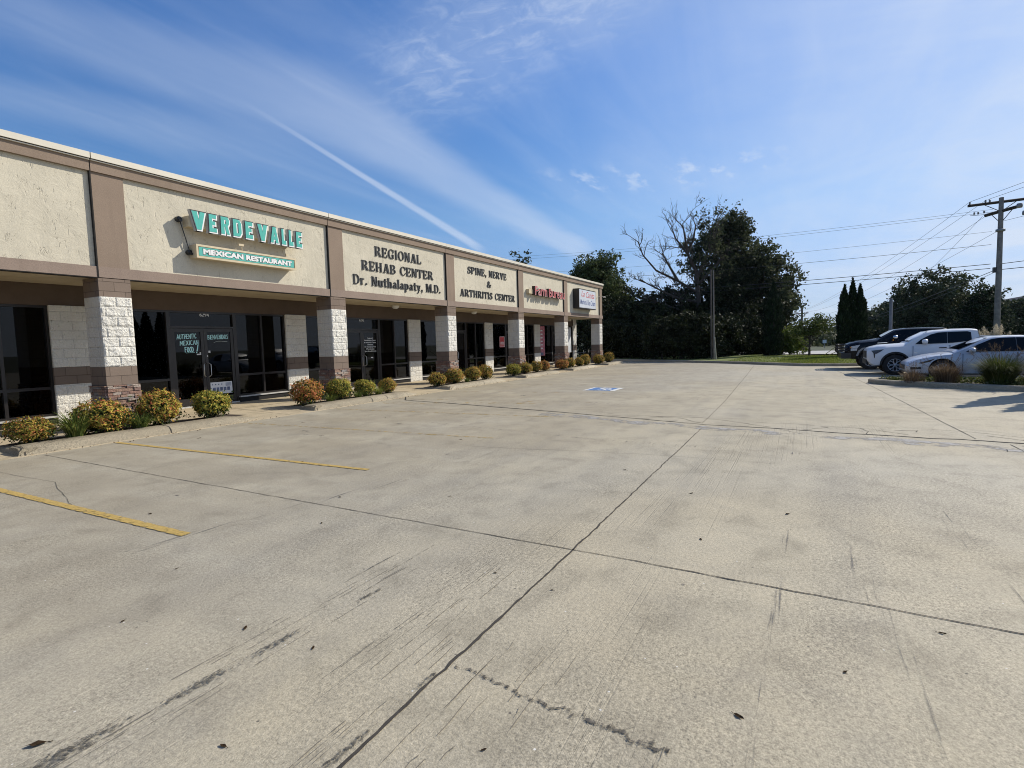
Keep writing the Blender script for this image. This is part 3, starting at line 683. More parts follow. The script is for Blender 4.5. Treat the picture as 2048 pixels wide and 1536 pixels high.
# --- slab-serif strokes for the cast letters (drawn as overlapping solids)
def serif_glyphs():
    S, T, H = .165, .055, .075          # heavy stem, hairline, serif height
    def stem(x, y0=0, y1=1, w=S, sb=True, st=True, so=.055):
        r = [('p', [(x, y0), (x+w, y0), (x+w, y1), (x, y1)])]
        if sb: r.append(('p', [(x-so, y0), (x+w+so, y0), (x+w+so, y0+.05), (x+w, y0+H), (x, y0+H), (x-so, y0+.05)]))
        if st: r.append(('p', [(x-so, y1-.05), (x, y1-H), (x+w, y1-H), (x+w+so, y1-.05), (x+w+so, y1), (x-so, y1)]))
        return r
    def bar(x0, x1, y, h=H): return [('p', [(x0, y), (x1, y), (x1, y+h), (x0, y+h)])]
    def tick(x, y0, y1, d=1): return [('p', [(x-.05, y0), (x+.03, y0), (x+.05, y1), (x-.09*d-.02, y0+(y1-y0)*.02)])]
    def diag(x0, y0, x1, y1, w): return [('p', [(x0, y0), (x0+w, y0), (x1+w, y1), (x1, y1)])]
    def arc(cx, cy, rx, ry, a0, a1, ws=S, wt=T, n=14):
        o, i = [], []
        for k in range(n+1):
            a = R(a0+(a1-a0)*k/n); o.append((cx+rx*math.cos(a), cy+ry*math.sin(a))); i.append((cx+(rx-ws)*math.cos(a), cy+(ry-wt)*math.sin(a)))
        return [('p', [o[k], o[k+1], i[k+1], i[k]]) for k in range(n)]
    def endbar(x, y0, y1, w=.075): return [('p', [(x-w, y0), (x, y0), (x, y1), (x-w*.3, y1)])] if y1 > y0 else [('p', [(x-w, y0), (x, y0), (x, y1), (x-w*.3, y1)])]
    G = {}
    G['I'] = (stem(.06), .33)
    G['E'] = (stem(.06)+bar(.1, .62, 0)+bar(.1, .60, 1-H)+bar(.2, .46, .46)+endbar(.66, 0, .30)+endbar(.64, 1, .70)+endbar(.50, .36, .64, .06), .72)
    G['F'] = (stem(.06)+bar(.1, .60, 1-H)+bar(.2, .46, .46)+endbar(.64, 1, .70)+endbar(.50, .36, .64, .06), .70)
    G['L'] = (stem(.06)+bar(.1, .60, 0)+endbar(.66, 0, .32), .70)
    G['T'] = (stem(.27, st=False)+bar(.02, .73, 1-H)+endbar(.76, 1, .68)+[('p', [(-.01, 1), (.065, 1), (.03, .68), (-.01, .68)])], .77)
    G['H'] = (stem(.06)+stem(.57)+bar(.2, .62, .46), .86)
    G['N'] = (stem(.08, w=.08, so=.07)+stem(.66, w=.08, sb=False, so=.07)+diag(.66-.12, 0, .02, 1, .24), .84)
    G['R'] = (stem(.06)+arc(.40, .735, .30, .265, -90, 90)+bar(.2, .42, 1-H)+bar(.2, .42, .47)+diag(.60, 0, .30, .5, .23)+bar(.58, .88, 0, .06), .86)
    G['B'] = (stem(.06)+arc(.40, .75, .27, .25, -90, 90)+arc(.40, .265, .32, .265, -90, 90)+bar(.2, .42, 1-H)+bar(.2, .42, .46)+bar(.2, .42, 0), .77)
    G['P'] = (stem(.06)+arc(.40, .725, .31, .275, -90, 90)+bar(.2, .42, 1-H)+bar(.2, .42, .45), .76)
    G['D'] = (stem(.06)+arc(.38, .5, .42, .5, -90, 90)+bar(.2, .40, 1-H)+bar(.2, .40, 0), .85)
    G['O'] = (arc(.43, .5, .42, .52, 0, 360, n=24), .87)
    G['C'] = (arc(.43, .5, .42, .52, 48, 312, n=20)+[('p', [(.68, .62), (.76, .62), (.76, .98), (.70, .98)]), ('p', [(.66, .10), (.76, .22), (.76, .34), (.70, .26)])], .80)
    G['G'] = (arc(.43, .5, .42, .52, 48, 318, n=20)+[('p', [(.68, .62), (.76, .62), (.76, .98), (.70, .98)])]+stem(.58, 0.02, .46, sb=False), .88)
    G['A'] = (diag(.08, 0, .36, 1, .07)+diag(.56, 0, .32, 1, .24)+bar(.2, .62, .28, .07)+bar(-.02, .27, 0, .06)+bar(.50, .88, 0, .06), .86)
    G['V'] = (diag(.34, 0, .06, 1, .24)+diag(.40, 0, .66, 1, .07)+bar(-.02, .36, .94, .06)+bar(.56, .84, .94, .06), .82)
    G['M'] = (stem(.06, w=.08, so=.06)+stem(.80, w=.20)+diag(.40, 0, .08, 1, .22)+diag(.46, 0, .76, 1, .10), 1.08)
    G['S'] = (arc(.34, .73, .29, .27, 40, 270, .19)+arc(.34, .27, .31, .27, -140, 90, .19)+[('p', [(.52, .66), (.60, .66), (.60, .99), (.55, .99)]), ('p', [(.02, .01), (.07, .01), (.10, .36), (.02, .36)])], .68)
    G['&'] = (arc(.38, .76, .22, .24, 0, 360, .14)+arc(.34, .27, .33, .29, 60, 330, .17)+diag(.64, 0, .20, .74, .18)+arc(.62, .42, .22, .34, -80, 10, .08)+bar(.66, .92, .40, .07), .95)
    x = .66
    G['r'] = (stem(.05, 0, x, .19)+arc(.40, .46, .19, .20, 40, 180, .15, .08), .56)
    G['u'] = (stem(.04, .1, x, .19, False)+arc(.33, .20, .28, .21, 180, 300, .17, .09)+stem(.44, 0, x, .19), .72)
    G['t'] = (stem(.12, .08, .9, .19, False, False)+bar(.0, .46, x-.08, .08)+arc(.34, .16, .22, .17, 180, 330, .15, .09), .48)
    G['h'] = (stem(.05, 0, 1.03, .19)+arc(.40, .42, .24, .25, 0, 120, .18, .09)+stem(.45, 0, .44, .19, True, False), .74)
    G['a'] = (arc(.27, .44, .25, .23, 0, 150, .18, .08)+stem(.34, .05, .46, .18, False, False)+arc(.24, .20, .24, .21, 0, 360, .15, .07, 16)+bar(.44, .62, 0, .08), .62)
    G['l'] = (stem(.05, 0, 1.03, .19), .32)
    G['p'] = (stem(.05, -.30, x, .19)+arc(.36, .33, .30, .34, -130, 140, .18, .08, 18), .72)
    G['y'] = (diag(.27, 0, .04, x, .20)+diag(.16, -.28, .52, x, .08)+bar(-.02, .30, x-.06, .06)+bar(.42, .68, x-.06, .06)+arc(.12, -.2, .1, .11, 180, 360, .1, .1), .66)
    G['.'] = (arc(.12, .10, .11, .11, 0, 360, .11, .11, 10), .26)
    G[','] = (arc(.12, .10, .11, .11, 0, 360, .11, .11, 10)+diag(.04, -.20, .14, .08, .08), .27)
    G[' '] = ([], .42)
    return G
GLY = serif_glyphs()
def serif_text(b, text, x0, x1, z0, z1, yb, depth, mi=0, gap=.10):
    W_ = sum(GLY[c][1]+gap for c in text)-gap; kx = (x1-x0)/W_; kz = z1-z0; x = 0; cnt = 0
    for c in text:
        for _, poly in GLY[c][0]:
            cnt += 1; b.prism([(x0+(x+q[0])*kx, z0+q[1]*kz) for q in poly], yb-depth-.0004*(cnt % 9), yb+.001*(cnt % 5), 'y', mi)
        x += GLY[c][1]+gap
# REGIONAL REHAB CENTER
M_BLKLET = plain('black_cast_letter', (.012, .012, .013), .45, .2, 9)
def serif_sign(lines, label, loc):
    t = thing('wall_sign', label, 'sign', loc)
    for text, x0, x1, z0, z1 in lines:
        b = MB(); serif_text(b, text, x0, x1, z0, z1, 12.5, .022); b.build('lettering', M_BLKLET, t)
    return t
serif_sign([('REGIONAL', 13.70, 16.16, 4.63, 4.945), ('REHAB CENTER', 13.06, 16.86, 4.115, 4.42), ('Dr. Nuthalapaty, M.D.', 12.66, 17.30, 3.63, 3.935)],
           'raised black serif letters reading REGIONAL REHAB CENTER Dr. Nuthalapaty, M.D.', (15, 12.5, 3.6))
serif_sign([('SPINE, NERVE', 19.30, 22.68, 4.62, 4.915), ('&', 20.86, 21.22, 4.15, 4.43), ('ARTHRITIS CENTER', 18.68, 23.48, 3.635, 3.93)],
           'raised black serif letters reading SPINE, NERVE & ARTHRITIS CENTER', (21, 12.5, 3.6))
# VERDE VALLE channel letters on a raceway
M_TEAL = plain('teal_acrylic', (.075, .43, .36), .35, .06, 6)
M_TEALB = plain('teal_panel', (.09, .42, .36), .4, .06, 6)
M_WHT = plain('white_acrylic', (.78, .78, .76), .4, .04, 6)
M_RET = plain('pale_grey_return', (.46, .46, .45), .5, .06, 4)
M_CREAMS = plain('cream_sign_box', (.60, .50, .33), .5, .06, 3)
M_INK = plain('black_outline', (.015, .016, .02), .5, .1)
t = thing('channel_letter_sign', 'teal channel letters reading VERDE VALLE mounted on a cream raceway', 'sign', (9, 12.5, 4.37))
b = MB(); b.box(7.42, 10.30, 12.28, 12.503, 4.46, 4.70); b.build('raceway', M_CREAMS, t)
CH = {'V': [[(0, 1), (.42, 1), (.64, 0), (.34, 0)], [(.60, 1), (1, 1), (.68, 0), (.38, 0)]],
      'E': [[(0, 0), (.46, 0), (.44, 1), (.02, 1)], [(.2, .78), (.98, .76), (1, 1), (.2, 1)], [(.2, .42), (.84, .40), (.84, .62), (.2, .62)], [(.2, 0), (1, 0), (.98, .25), (.2, .23)]],
      'R': [[(0, 0), (.44, 0), (.42, 1), (.02, 1)], [(.2, .80), (.88, .84), (.80, 1), (.2, 1)], [(.60, .50), (.86, .50), (1, .62), (1, .86), (.84, 1), (.60, 1)], [(.2, .42), (.86, .48), (.86, .62), (.2, .60)], [(.44, .5), (.80, .5), (1.02, 0), (.64, 0)]],
      'D': [[(0, 0), (.42, 0), (.42, 1), (.02, 1)], [(.2, .80), (.8, .80), (.72, 1), (.2, 1)], [(.2, 0), (.72, 0), (.8, .2), (.2, .2)], [(.62, .06), (.80, .02), (1, .22), (1, .78), (.80, .98), (.62, .94)]],
      'A': [[(0, 0), (.36, 0), (.60, 1), (.30, 1)], [(.64, 0), (1, 0), (.70, 1), (.40, 1)], [(.2, .20), (.8, .20), (.72, .42), (.28, .42)]],
      'L': [[(0, 0), (.52, 0), (.50, 1), (.03, 1)], [(.2, 0), (1, 0), (.98, .28), (.2, .26)]]}
def grow(poly, e):
    """offset a convex outline outward by e"""
    P = [Vector(q) for q in poly]; ar = sum(P[k].x*P[(k+1) % len(P)].y-P[(k+1) % len(P)].x*P[k].y for k in range(len(P)))
    if ar < 0: P = P[::-1]
    out = []; n = len(P)
    for k in range(n):
        a, b_, c_ = P[k-1], P[k], P[(k+1) % n]; d1 = (b_-a).normalized(); d2 = (c_-b_).normalized(); n1 = Vector((d1.y, -d1.x)); n2 = Vector((d2.y, -d2.x))
        m_ = n1+n2; out.append(b_+m_*(e*2/max(.5, m_.length_squared)) if m_.length > 1e-6 else b_)
    return [(q.x, q.y) for q in out]
def chunk(b, c, x0, x1, z0, z1, e, y0, y1, mi, dx=0.0, dz=0.0):
    for k, poly in enumerate(CH[c]):
        P = grow([(x0+q[0]*(x1-x0)+dx, z0+q[1]*(z1-z0)+dz) for q in poly], e); b.prism(P, y0-.0004*k, y1-.0004*k, 'y', mi)
for c, x0, x1 in (('V', 7.42, 7.79), ('E', 7.82, 8.06), ('R', 8.11, 8.38), ('D', 8.42, 8.70), ('E', 8.75, 9.01), ('V', 9.09, 9.43), ('A', 9.46, 9.76), ('L', 9.80, 10.00), ('L', 10.03, 10.23), ('E', 10.27, 10.51)):
    b = MB(); a = (x0+.026, x1-.026, 4.395, 4.805)
    chunk(b, c, *a, .027, 12.199, 12.285, 0); chunk(b, c, *a, .026, 12.194, 12.1985, 1); chunk(b, c, *a, .012, 12.1885, 12.193, 2, .009, -.011); chunk(b, c, *a, -.004, 12.183, 12.1875, 3, -.004, .006)
    b.build('letter', [M_RET, M_INK, M_WHT, M_TEAL], t)
t = thing('box_sign', 'long teal box sign with cream rim reading MEXICAN RESTAURANT below the teal letters', 'sign', (8.9, 12.5, 3.77))
b = MB(); b.box(7.53, 10.27, 12.24, 12.503, 3.775, 4.075); frame = b.build('cabinet', M_CREAMS, t)
b = MB(); b.box(7.59, 10.21, 12.232, 12.2395, 3.825, 4.025); b.build('panel', M_TEALB, t)
b = MB(); frame_rect(b, 7.525, 10.275, 3.77, 4.08, .045, 12.222, 12.2395); b.build('rim', M_CREAMS, t)
b = MB()
text_on(b, 'MEXICAN', 7.70, 8.69, 3.872, 3.984, 12.2285, .003, .095, mi=0); text_on(b, 'MEXICAN', 7.70, 8.69, 3.872, 3.984, 12.2255, .003, .056, mi=1)
text_on(b, 'RESTAURANT', 8.79, 10.13, 3.868, 3.980, 12.2287, .003, .095, mi=0); text_on(b, 'RESTAURANT', 8.79, 10.13, 3.868, 3.980, 12.2257, .003, .056, mi=1)
b.build('lettering', [M_INK, M_WHT], t)
b = MB(); b.box(8.62, 8.76, 12.26, 12.3, 4.20, 4.25, 0); b.box(8.70, 8.715, 12.27, 12.29, 4.075, 4.20, 0); b.box(10.0, 10.07, 12.26, 12.3, 4.13, 4.17); b.build('bracket', M_CREAMS, t)
t = thing('electrical_conduit', 'black junction boxes and conduit to the left of the teal signs', 'conduit', (7.4, 12.5, 3.8))
b = MB(); b.tube([(7.32, 12.44, 4.60), (7.42, 12.43, 4.2), (7.50, 12.44, 3.92)], .012, 6); b.build('pipe', M_BLACK, t)
for x, z in ((7.30, 4.62), (7.49, 3.90)):
    b = MB(); b.lathe([(0, -.10), (.055, -.10), (.062, -.085), (.062, 0)], (x, 12.5, z), 'y', 10); b.box(x-.03, x+.03, 12.36, 12.41, z-.06, z-.01); b.build('junction_box', M_BLACK, t)
# Farm Bureau
M_RED = plain('red_acrylic', (.46, .035, .04), .35, .08, 8); M_PINKE = plain('pale_trim', (.72, .52, .50), .4, .05)
M_REDRET = plain('dark_letter_return', (.030, .010, .012), .5, .1)
t = thing('channel_letter_sign', 'red and white channel letters reading Farm Bureau on a cream raceway', 'sign', (27, 12.5, 4.07))
b = MB(); b.box(24.75, 28.6, 12.33, 12.503, 4.14, 4.36); b.build('raceway', M_CREAMS, t)
def letter_run(word, x0, x1, z0, z1):
    wds = {'F': .6, 'a': .58, 'r': .42, 'm': .9, 'B': .66, 'u': .6, 'e': .58}; tot = sum(wds[c] for c in word); x = x0
    for c in word:
        wd = wds[c]/tot*(x1-x0); a = (x+.04, x+wd-.045); hh = z1 if c in 'FB' else z0+(z1-z0)*.78
        b = MB(); text_on(b, c, a[0], a[1], z0, hh, 12.212, .18, .020, mi=0); text_on(b, c, a[0], a[1], z0, hh, 12.207, .004, .022, mi=1)
        text_on(b, c, a[0], a[1], z0, hh, 12.202, .004, -.010, mi=2); b.build('letter', [M_REDRET, M_PINKE, M_RED], t); x += wd
letter_run('Farm', 25.20, 26.74, 4.09, 4.53); letter_run('Bureau', 26.93, 29.16, 4.08, 4.52)
# white script sign box
M_SIGNF = plain('white_sign_face', (.62, .66, .72), .35, .04, 2); M_NAVY = plain('navy_ink', (.05, .09, .26), .5, .1); M_REDI = plain('faded_red_ink', (.50, .13, .14), .5, .1)
t = thing('box_sign', 'square white box sign with black sides, red script and blue script lettering', 'sign', (32.7, 12.5, 3.65))
b = MB(); b.box(31.16, 34.20, 12.11, 12.503, 3.66, 4.87); b.build('cabinet', M_BLACK, t)
b = MB(); b.box(31.21, 34.15, 12.10, 12.109, 3.71, 4.82); b.build('face', M_SIGNF, t)
b = MB(); text_on(b, 'La', 31.55, 32.12, 4.40, 4.74, 12.098, .003, .01, .35); text_on(b, 'Canita', 32.35, 33.9, 4.36, 4.74, 12.0982, .003, .01, .35); b.build('lettering', M_REDI, t)
b = MB(); text_on(b, 'Market &', 31.35, 32.62, 3.92, 4.22, 12.098, .003, .012, .3); text_on(b, 'Ice Cream', 32.72, 34.05, 3.90, 4.22, 12.0982, .003, .012, .3); b.build('lettering', M_NAVY, t)
# ------------------------------------------------------------------ writing on doors and windows
M_CHALK = plain('teal_window_paint', (.48, .84, .85), .8, .15, 20); M_CHALKW = plain('pale_window_paint', (.55, .62, .60), .8, .15, 20)
HAND = {  # hand-painted strokes, unit box
 'A': [[(0, 0), (.35, 1), (.7, 0)], [(.15, .35), (.55, .38)]], 'U': [[(0, 1), (.02, .2), (.3, 0), (.55, .2), (.58, 1)]], 'T': [[(0, .95), (.7, 1)], [(.35, 1), (.33, 0)]],
 'H': [[(0, 1), (0, 0)], [(.55, 1), (.55, 0)], [(0, .5), (.55, .55)]], 'E': [[(.55, 1), (0, .98), (0, .02), (.55, .05)], [(0, .5), (.45, .53)]], 'N': [[(0, 0), (0, 1), (.55, 0), (.58, 1)]],
 'I': [[(.1, 1), (.1, 0)]], 'C': [[(.6, .9), (.3, 1), (.02, .5), (.25, .02), (.65, .12)]], 'M': [[(0, 0), (.1, 1), (.4, .3), (.7, 1), (.78, 0)]], 'X': [[(0, 1), (.6, 0)], [(.6, 1), (0, 0)]],
 'F': [[(0, 0), (0, 1), (.55, 1)], [(0, .55), (.42, .57)]], 'O': [[(.3, 1), (.02, .6), (.1, .1), (.4, 0), (.62, .4), (.5, .9), (.3, 1)]], 'D': [[(0, 0), (0, 1), (.4, .85), (.58, .45), (.35, .08), (0, 0)]],
 'B': [[(0, 0), (0, 1), (.45, .9), (.4, .6), (.05, .52), (.55, .4), (.5, .08), (0, 0)]], 'V': [[(0, 1), (.3, 0), (.6, 1)]], 'S': [[(.55, .9), (.25, 1), (.05, .75), (.5, .4), (.45, .08), (.0, .08)]], '!': [[(.18, 1.15), (.1, .25)], [(.08, .08), (.06, .0)]]}
def hand_text(b, text, x0, x1, z0, z1, y, r, rise=0.0):
    wd = [max([q[0] for st in HAND[c] for q in st])+.22 for c in text]; tot = sum(wd)-.22; kx = (x1-x0)/tot; kz = z1-z0; x = 0
    for c, w_ in zip(text, wd):
        for st in HAND[c]:
            P = [Vector((x0+(x+q[0])*kx, 0, z0+q[1]*kz+rise*(x+q[0])*kx)) for q in st]
            for p, q in zip(P[:-1], P[1:]):
                d = q-p; d = d.normalized() if d.length > 1e-6 else Vector((1, 0, 0)); nn = Vector((-d.z, 0, d.x))*r; e = d*r*.6
                poly = [p-e+nn, p-e-nn, q+e-nn, q+e+nn]; b.prism([(v.x, v.z) for v in poly], y-.002-random.random()*.0015, y, 'y')
        x += w_
(dl, la, lc), (dr, ra, rc) = BAYS[1]
YD = YF0+.0335
b = MB()
hand_text(b, 'AUTHENTIC', la+.15, lc-.19, 1.955, 2.075, YD, .0075, .05); hand_text(b, 'MEXICAN', la+.22, lc-.15, 1.79, 1.905, YD, .008, .05); hand_text(b, 'FOOD', la+.34, lc-.29, 1.61, 1.74, YD, .009, .03); hand_text(b, '!', lc-.24, lc-.16, 1.59, 1.77, YD, .014)
b.prism([(la+.36, 1.585), (la+.60, 1.592), (la+.60, 1.60), (la+.36, 1.592)], YD-.003, YD, 'y'); b.build('window_lettering', M_CHALK, dl)
b = MB(); hand_text(b, 'BIENVENIDOS', ra+.12, rc-.15, 1.945, 2.06, YD, .007, .03); b.build('window_lettering', M_CHALK, dr)
b = MB(); b.tube([(ra+.28, YD-.004, 1.86), (ra+.4, YD-.004, 1.893), (ra+.5, YD-.004, 1.895), (ra+.62, YD-.004, 1.883), (ra+.68, YD-.004, 1.885)], .005, 5); b.build('underline', M_CHALKW, dr)
b = MB(); b.box(lc-.21, lc-.09, YD-.003, YD, 1.525, 1.56); b.box(lc-.13, lc-.09, YD-.003, YD, 1.562, 1.60); b.build('sticker', M_WPLATE, dl)
b = MB(); b.box(ra+.11, ra+.165, YD-.003, YD, 1.575, 1.635); b.box(ra+.05, ra+.075, YF0+.006, YF0+.014, 1.47, 1.51); b.build('sticker', M_WPLATE, dr)
b = MB(); text_on(b, '6294', 8.86, 9.12, 2.575, 2.665, YG-.001, .003, .012); b.build('house_number', M_WHT, [o for o in mall.children if o.name.startswith('transom')][1])
(dl2, la2, lc2), (dr2, ra2, rc2) = BAYS[2]
b = MB(); text_on(b, '6292', 14.86, 15.10, 2.575, 2.665, YG-.001, .003, .012); b.build('house_number', M_WHT, [o for o in mall.children if o.name.startswith('transom')][2])
b = MB(); zc = 1.93
for tx, w_ in (('Regional', .26), ('Rehabilitation Center', .60), ('& Arthritis Center', .64), ('Director', .28), ('Dr. Nuthalapaty, M.D.', .60), ('Physician', .42), ('Spine, Nerve & Arthritis', .62)):
    cx = (ra2+rc2)/2; text_on(b, tx, cx-w_/2, cx+w_/2, zc, zc+.045, YD, .003, .012, capref='R'); zc -= .082
b.box(cx+.0, cx+.12, YD-.003, YD, 1.20, 1.235); b.build('window_lettering', M_WHT, dr2)
def poster(name, label, cat, x0, x1, z0, z1, y, mats, draw=None, group=None):
    t = thing(name, label, cat, ((x0+x1)/2, y, z0), 0, group)
    b = MB(); b.box(x0, x1, y, y+.006, z0, z1); b.build('sheet', mats[0], t)
    if draw:
        b = MB(); draw(b, y-.003); b.build('print', mats[1:], t)
    return t
M_PCREAM = plain('poster_paper', (.62, .52, .30), .6, .2, 5); M_PAPER = plain('paper', (.66, .68, .70), .6, .04); M_REDS = plain('red_sign', (.42, .03, .035), .4, .06)
M_PINK = plain('faded_pink_poster', (.46, .16, .20), .6, .35, 6); M_PRINTB = plain('blue_print', (.10, .13, .22), .6, .3, 30); M_PRINTK = plain('dark_print', (.05, .05, .05), .6, .3, 30)
def d_menu(b, y):
    rr = random.Random(5)
    for i in range(5):
        for k in range(3): b.box(7.45+k*.16+rr.uniform(0, .03), 7.58+k*.16, y-.0007*(k+1), y+.002, 1.28+i*.17, 1.40+i*.17+rr.uniform(-.03, .0), 0)
    b.box(7.44, 7.92, y-.003, y+.002, 2.08, 2.20, 1)
poster('menu_poster', 'yellowed food poster seen through the tinted glass left of the AUTHENTIC MEXICAN FOOD door', 'poster', 7.36, 7.96, 1.10, 2.24, YG+.02, [M_PCREAM, M_PRINTB, M_PRINTK], d_menu)
def d_paper(b, y):
    for i in range(5): b.box(ra+.16+i*.105, ra+.24+i*.105, y-.002, y+.002, .50, .60, 0)
    for i in range(4): b.box(ra+.54, ra+.70, y-.002, y+.002, .63+i*.025, .64+i*.025, 0)
    for i in range(4): b.box(ra+.14+i*.09, ra+.17+i*.09, y-.002, y+.002, .67, .70, 0)
poster('paper_notice', 'white sheet of printed notices low on the BIENVENIDOS door', 'notice', ra+.10, ra+.74, .42, .75, YD-.001-.008, [M_PAPER, M_PRINTB], d_paper)
def d_red(b, y):
    text_on(b, 'OPEN', 25.24, 25.62, 1.58, 1.70, y, .003, .01); b.box(25.22, 25.64, y-.002, y+.002, 1.52, 1.545)
    frame_rect(b, 25.16, 25.70, 1.42, 1.98, .02, y-.001, y+.002)
poster('window_sign', 'red sign with white border and white lettering hung in a dark window', 'sign', 25.15, 25.71, 1.41, 1.99, YF0-.02, [M_REDS, M_PAPER], d_red)
def d_pink(b, y):
    for i in range(6): b.box(30.34, 30.62, y-.002, y+.002, 1.2+i*.22, 1.28+i*.22, 0)
    b.box(30.26, 30.70, y-.0026, y+.002, .80, .98, 1)
poster('window_poster', 'tall faded pink poster in the window beside the pier right of Farm Bureau', 'poster', 30.25, 30.95, .78, 2.62, YF0-.012, [M_PINK, M_PAPER, M_PRINTB], d_pink)
def d_wht(b, y): b.add([(34.3, y, 2.5), (34.98, y, 2.6), (34.3, y, 1.9)], [(0, 1, 2)], 0)
poster('window_poster', 'tall white poster in the last window before the open end bay', 'poster', 34.25, 35.35, .86, 2.60, YF0-.012, [M_PAPER, M_PRINTK], d_wht)
poster('paper_notice', 'small white paper taped in the window right of the Farm Bureau pillar', 'notice', 27.35, 27.72, 1.36, 1.84, YF0-.012, [M_PAPER, M_PRINTB], lambda b, y: [b.box(27.39, 27.68, y-.002, y+.002, 1.42+i*.06, 1.44+i*.06) for i in range(6)] and None)
# café table and chairs under the canopy
def cafe_table(x, y, label):
    t = thing('cafe_table', label, 'table', (x, y, .1), 0, 'cafe tables under the canopy')
    b = MB(); b.lathe([(0, .74), (.42, .74), (.43, .72), (.40, .70), (0, .70)], (x, y, .1), 'z', 20); b.build('table_top', M_BLACK, t)
    b = MB(); b.tube([(x, y, .12), (x, y, .8)], .03, 8); b.build('pedestal', M_BLACK, t)
    b = MB()
    for k in range(4): a = k*math.pi/2; b.tube([(x, y, .18), (x+.3*math.cos(a), y+.3*math.sin(a), .12)], .018, 6)
    b.build('foot', M_BLACK, t)
def cafe_chair(x, y, rz, label):
    t = thing('cafe_chair', label, 'chair', (x, y, .1), rz, 'cafe chairs under the canopy'); t['_local'] = 1
    b = MB(); b.box(-.21, .21, -.21, .21, .43, .46); b.build('seat', M_BLACK, t)
    b = MB(); b.tube([(-.2, .2, .44), (-.2, .25, .9), (.2, .25, .9), (.2, .2, .44)], .014, 6)
    for k in range(3): b.tube([(-.1+.1*k, .21, .46), (-.1+.1*k, .25, .9)], .01, 5)
    b.build('backrest', M_BLACK, t)
    for sx in (-.19, .19):
        for sy in (-.19, .19): b = MB(); b.tube([(sx, sy, .44), (sx*1.08, sy*1.08, .0)], .013, 6); b.build('leg', M_BLACK, t)
cafe_table(31.6, 13.5, 'black round cafe table under the canopy, in front of the pink poster')
cafe_table(35.0, 13.6, 'black round cafe table near the end pillar, in front of the white poster')
cafe_chair(32.4, 13.6, R(-90), 'black metal cafe chair to the right of the table by the pink poster')
cafe_chair(30.8, 13.5, R(90), 'black metal cafe chair to the left of the table by the pink poster')
cafe_chair(35.85, 13.55, R(-90), 'black metal cafe chair at the table by the open end bay')
# ------------------------------------------------------------------ planting beds
BEDX = [(-2.2, 2.3), (3.70, 8.25), (9.68, 14.2), (15.75, 20.3), (21.75, 26.2), (27.55, 32.1), (33.6, 37.6)]
BEDN = ['', 'left of the restaurant doors', 'below the REGIONAL sign', 'below the SPINE sign', 'below the Farm Bureau sign', 'below the script sign', 'at the mall corner']
for i, (x0, x1) in enumerate(BEDX):
    if i == 0: continue
    t = thing('planting_bed', 'kerbed concrete planting bed of shrubs %s' % BEDN[i], 'planter', ((x0+x1)/2, 11.6, 0), 0, 'kerbed planting beds along the shop fronts')
    b = MB(); prof = [(0, -.02), (.03, .075), (.09, .125), (.17, .142), (.40, .148), (.44, .135), (.45, .05)]
    xs = [x0+.02*k for k in range(0, 4)]+[x0+.10+(x1-1.0-x0-.10)*k/10 for k in range(11)]+[x1-1.0+.1*k for k in range(1, 11)]
    vs = []
    rk = random.Random(i)
    for x in xs:
        tp = max(0, (x-(x1-.95))/.95); e = max(0, 1-(x-x0)/.08)
        k = (1-tp**1.4*.93)*(1-.12*e)
        for d, z in prof: vs.append((x, 11.08+d*(1-.0*tp)+.22*tp*tp*(1 if d < .2 else .4)+rk.uniform(-.004, .004), z*k+rk.uniform(-.003, .003)))
    n = len(prof); fs = [(a*n+c, (a+1)*n+c, (a+1)*n+c+1, a*n+c+1) for a in range(len(xs)-1) for c in range(n-1)]
    b.add(vs, fs, 0, True); b.add(vs[:n], [tuple(range(n))])
    ex = x0-.02   # side kerb running back to the walk
    pr = [(-.02, -.02), (.01, .08), (.05, .12), (.22, .13), (.26, .10)]
    ys = [11.10, 11.3, 11.6, 11.9, 12.15, 12.32]; v2 = []
    for q, y in enumerate(ys):
        f = 1-.55*q/(len(ys)-1)
        for d, z in pr: v2.append((ex+d-.28*(1-q/(len(ys)-1))*0+.0, y, z*f+(.03 if q else 0)*(1-f)))
    n2 = len(pr); b.add(v2, [(a*n2+c, a*n2+c+1, (a+1)*n2+c+1, (a+1)*n2+c) for a in range(len(ys)-1) for c in range(n2-1)], 0, True)
    b.add(v2[:n2], [tuple(range(n2))])
    kerb = b.build('kerb', M_KERB, t, sharp=40)
    g_ = Strip()
    for xg in ((x0+.05, x0+2.35) if i != 2 else (x0+.05, x0+2.1, x0+2.75)):
        b0 = len(g_.v)
        for d, z in prof[:-1]:
            for sx in (0, .016): g_.v.append((xg+sx, 11.08+d-.006, z+.006)); g_.uv.append((0, 0))
        for c in range(n-2): g_.f.append((b0+2*c, b0+2*c+1, b0+2*c+3, b0+2*c+2))
    go_ = g_.build('kerb_joint', M_JOINT, kerb); 
    b = MB(); b.quad((x0+.2, 11.5, .10), (x1-.25, 11.5, .10), (x1-.25, 12.30, .085), (x0+.2, 12.30, .085)); b.build('soil', M_SOIL, t)
    b = MB(); b.quad((x1-.27, 11.49, .1), (x1-.22, 11.49, .1), (x1-.22, 12.31, .075), (x1-.27, 12.31, .075)); b.build('soil_edge', M_KERB, t)

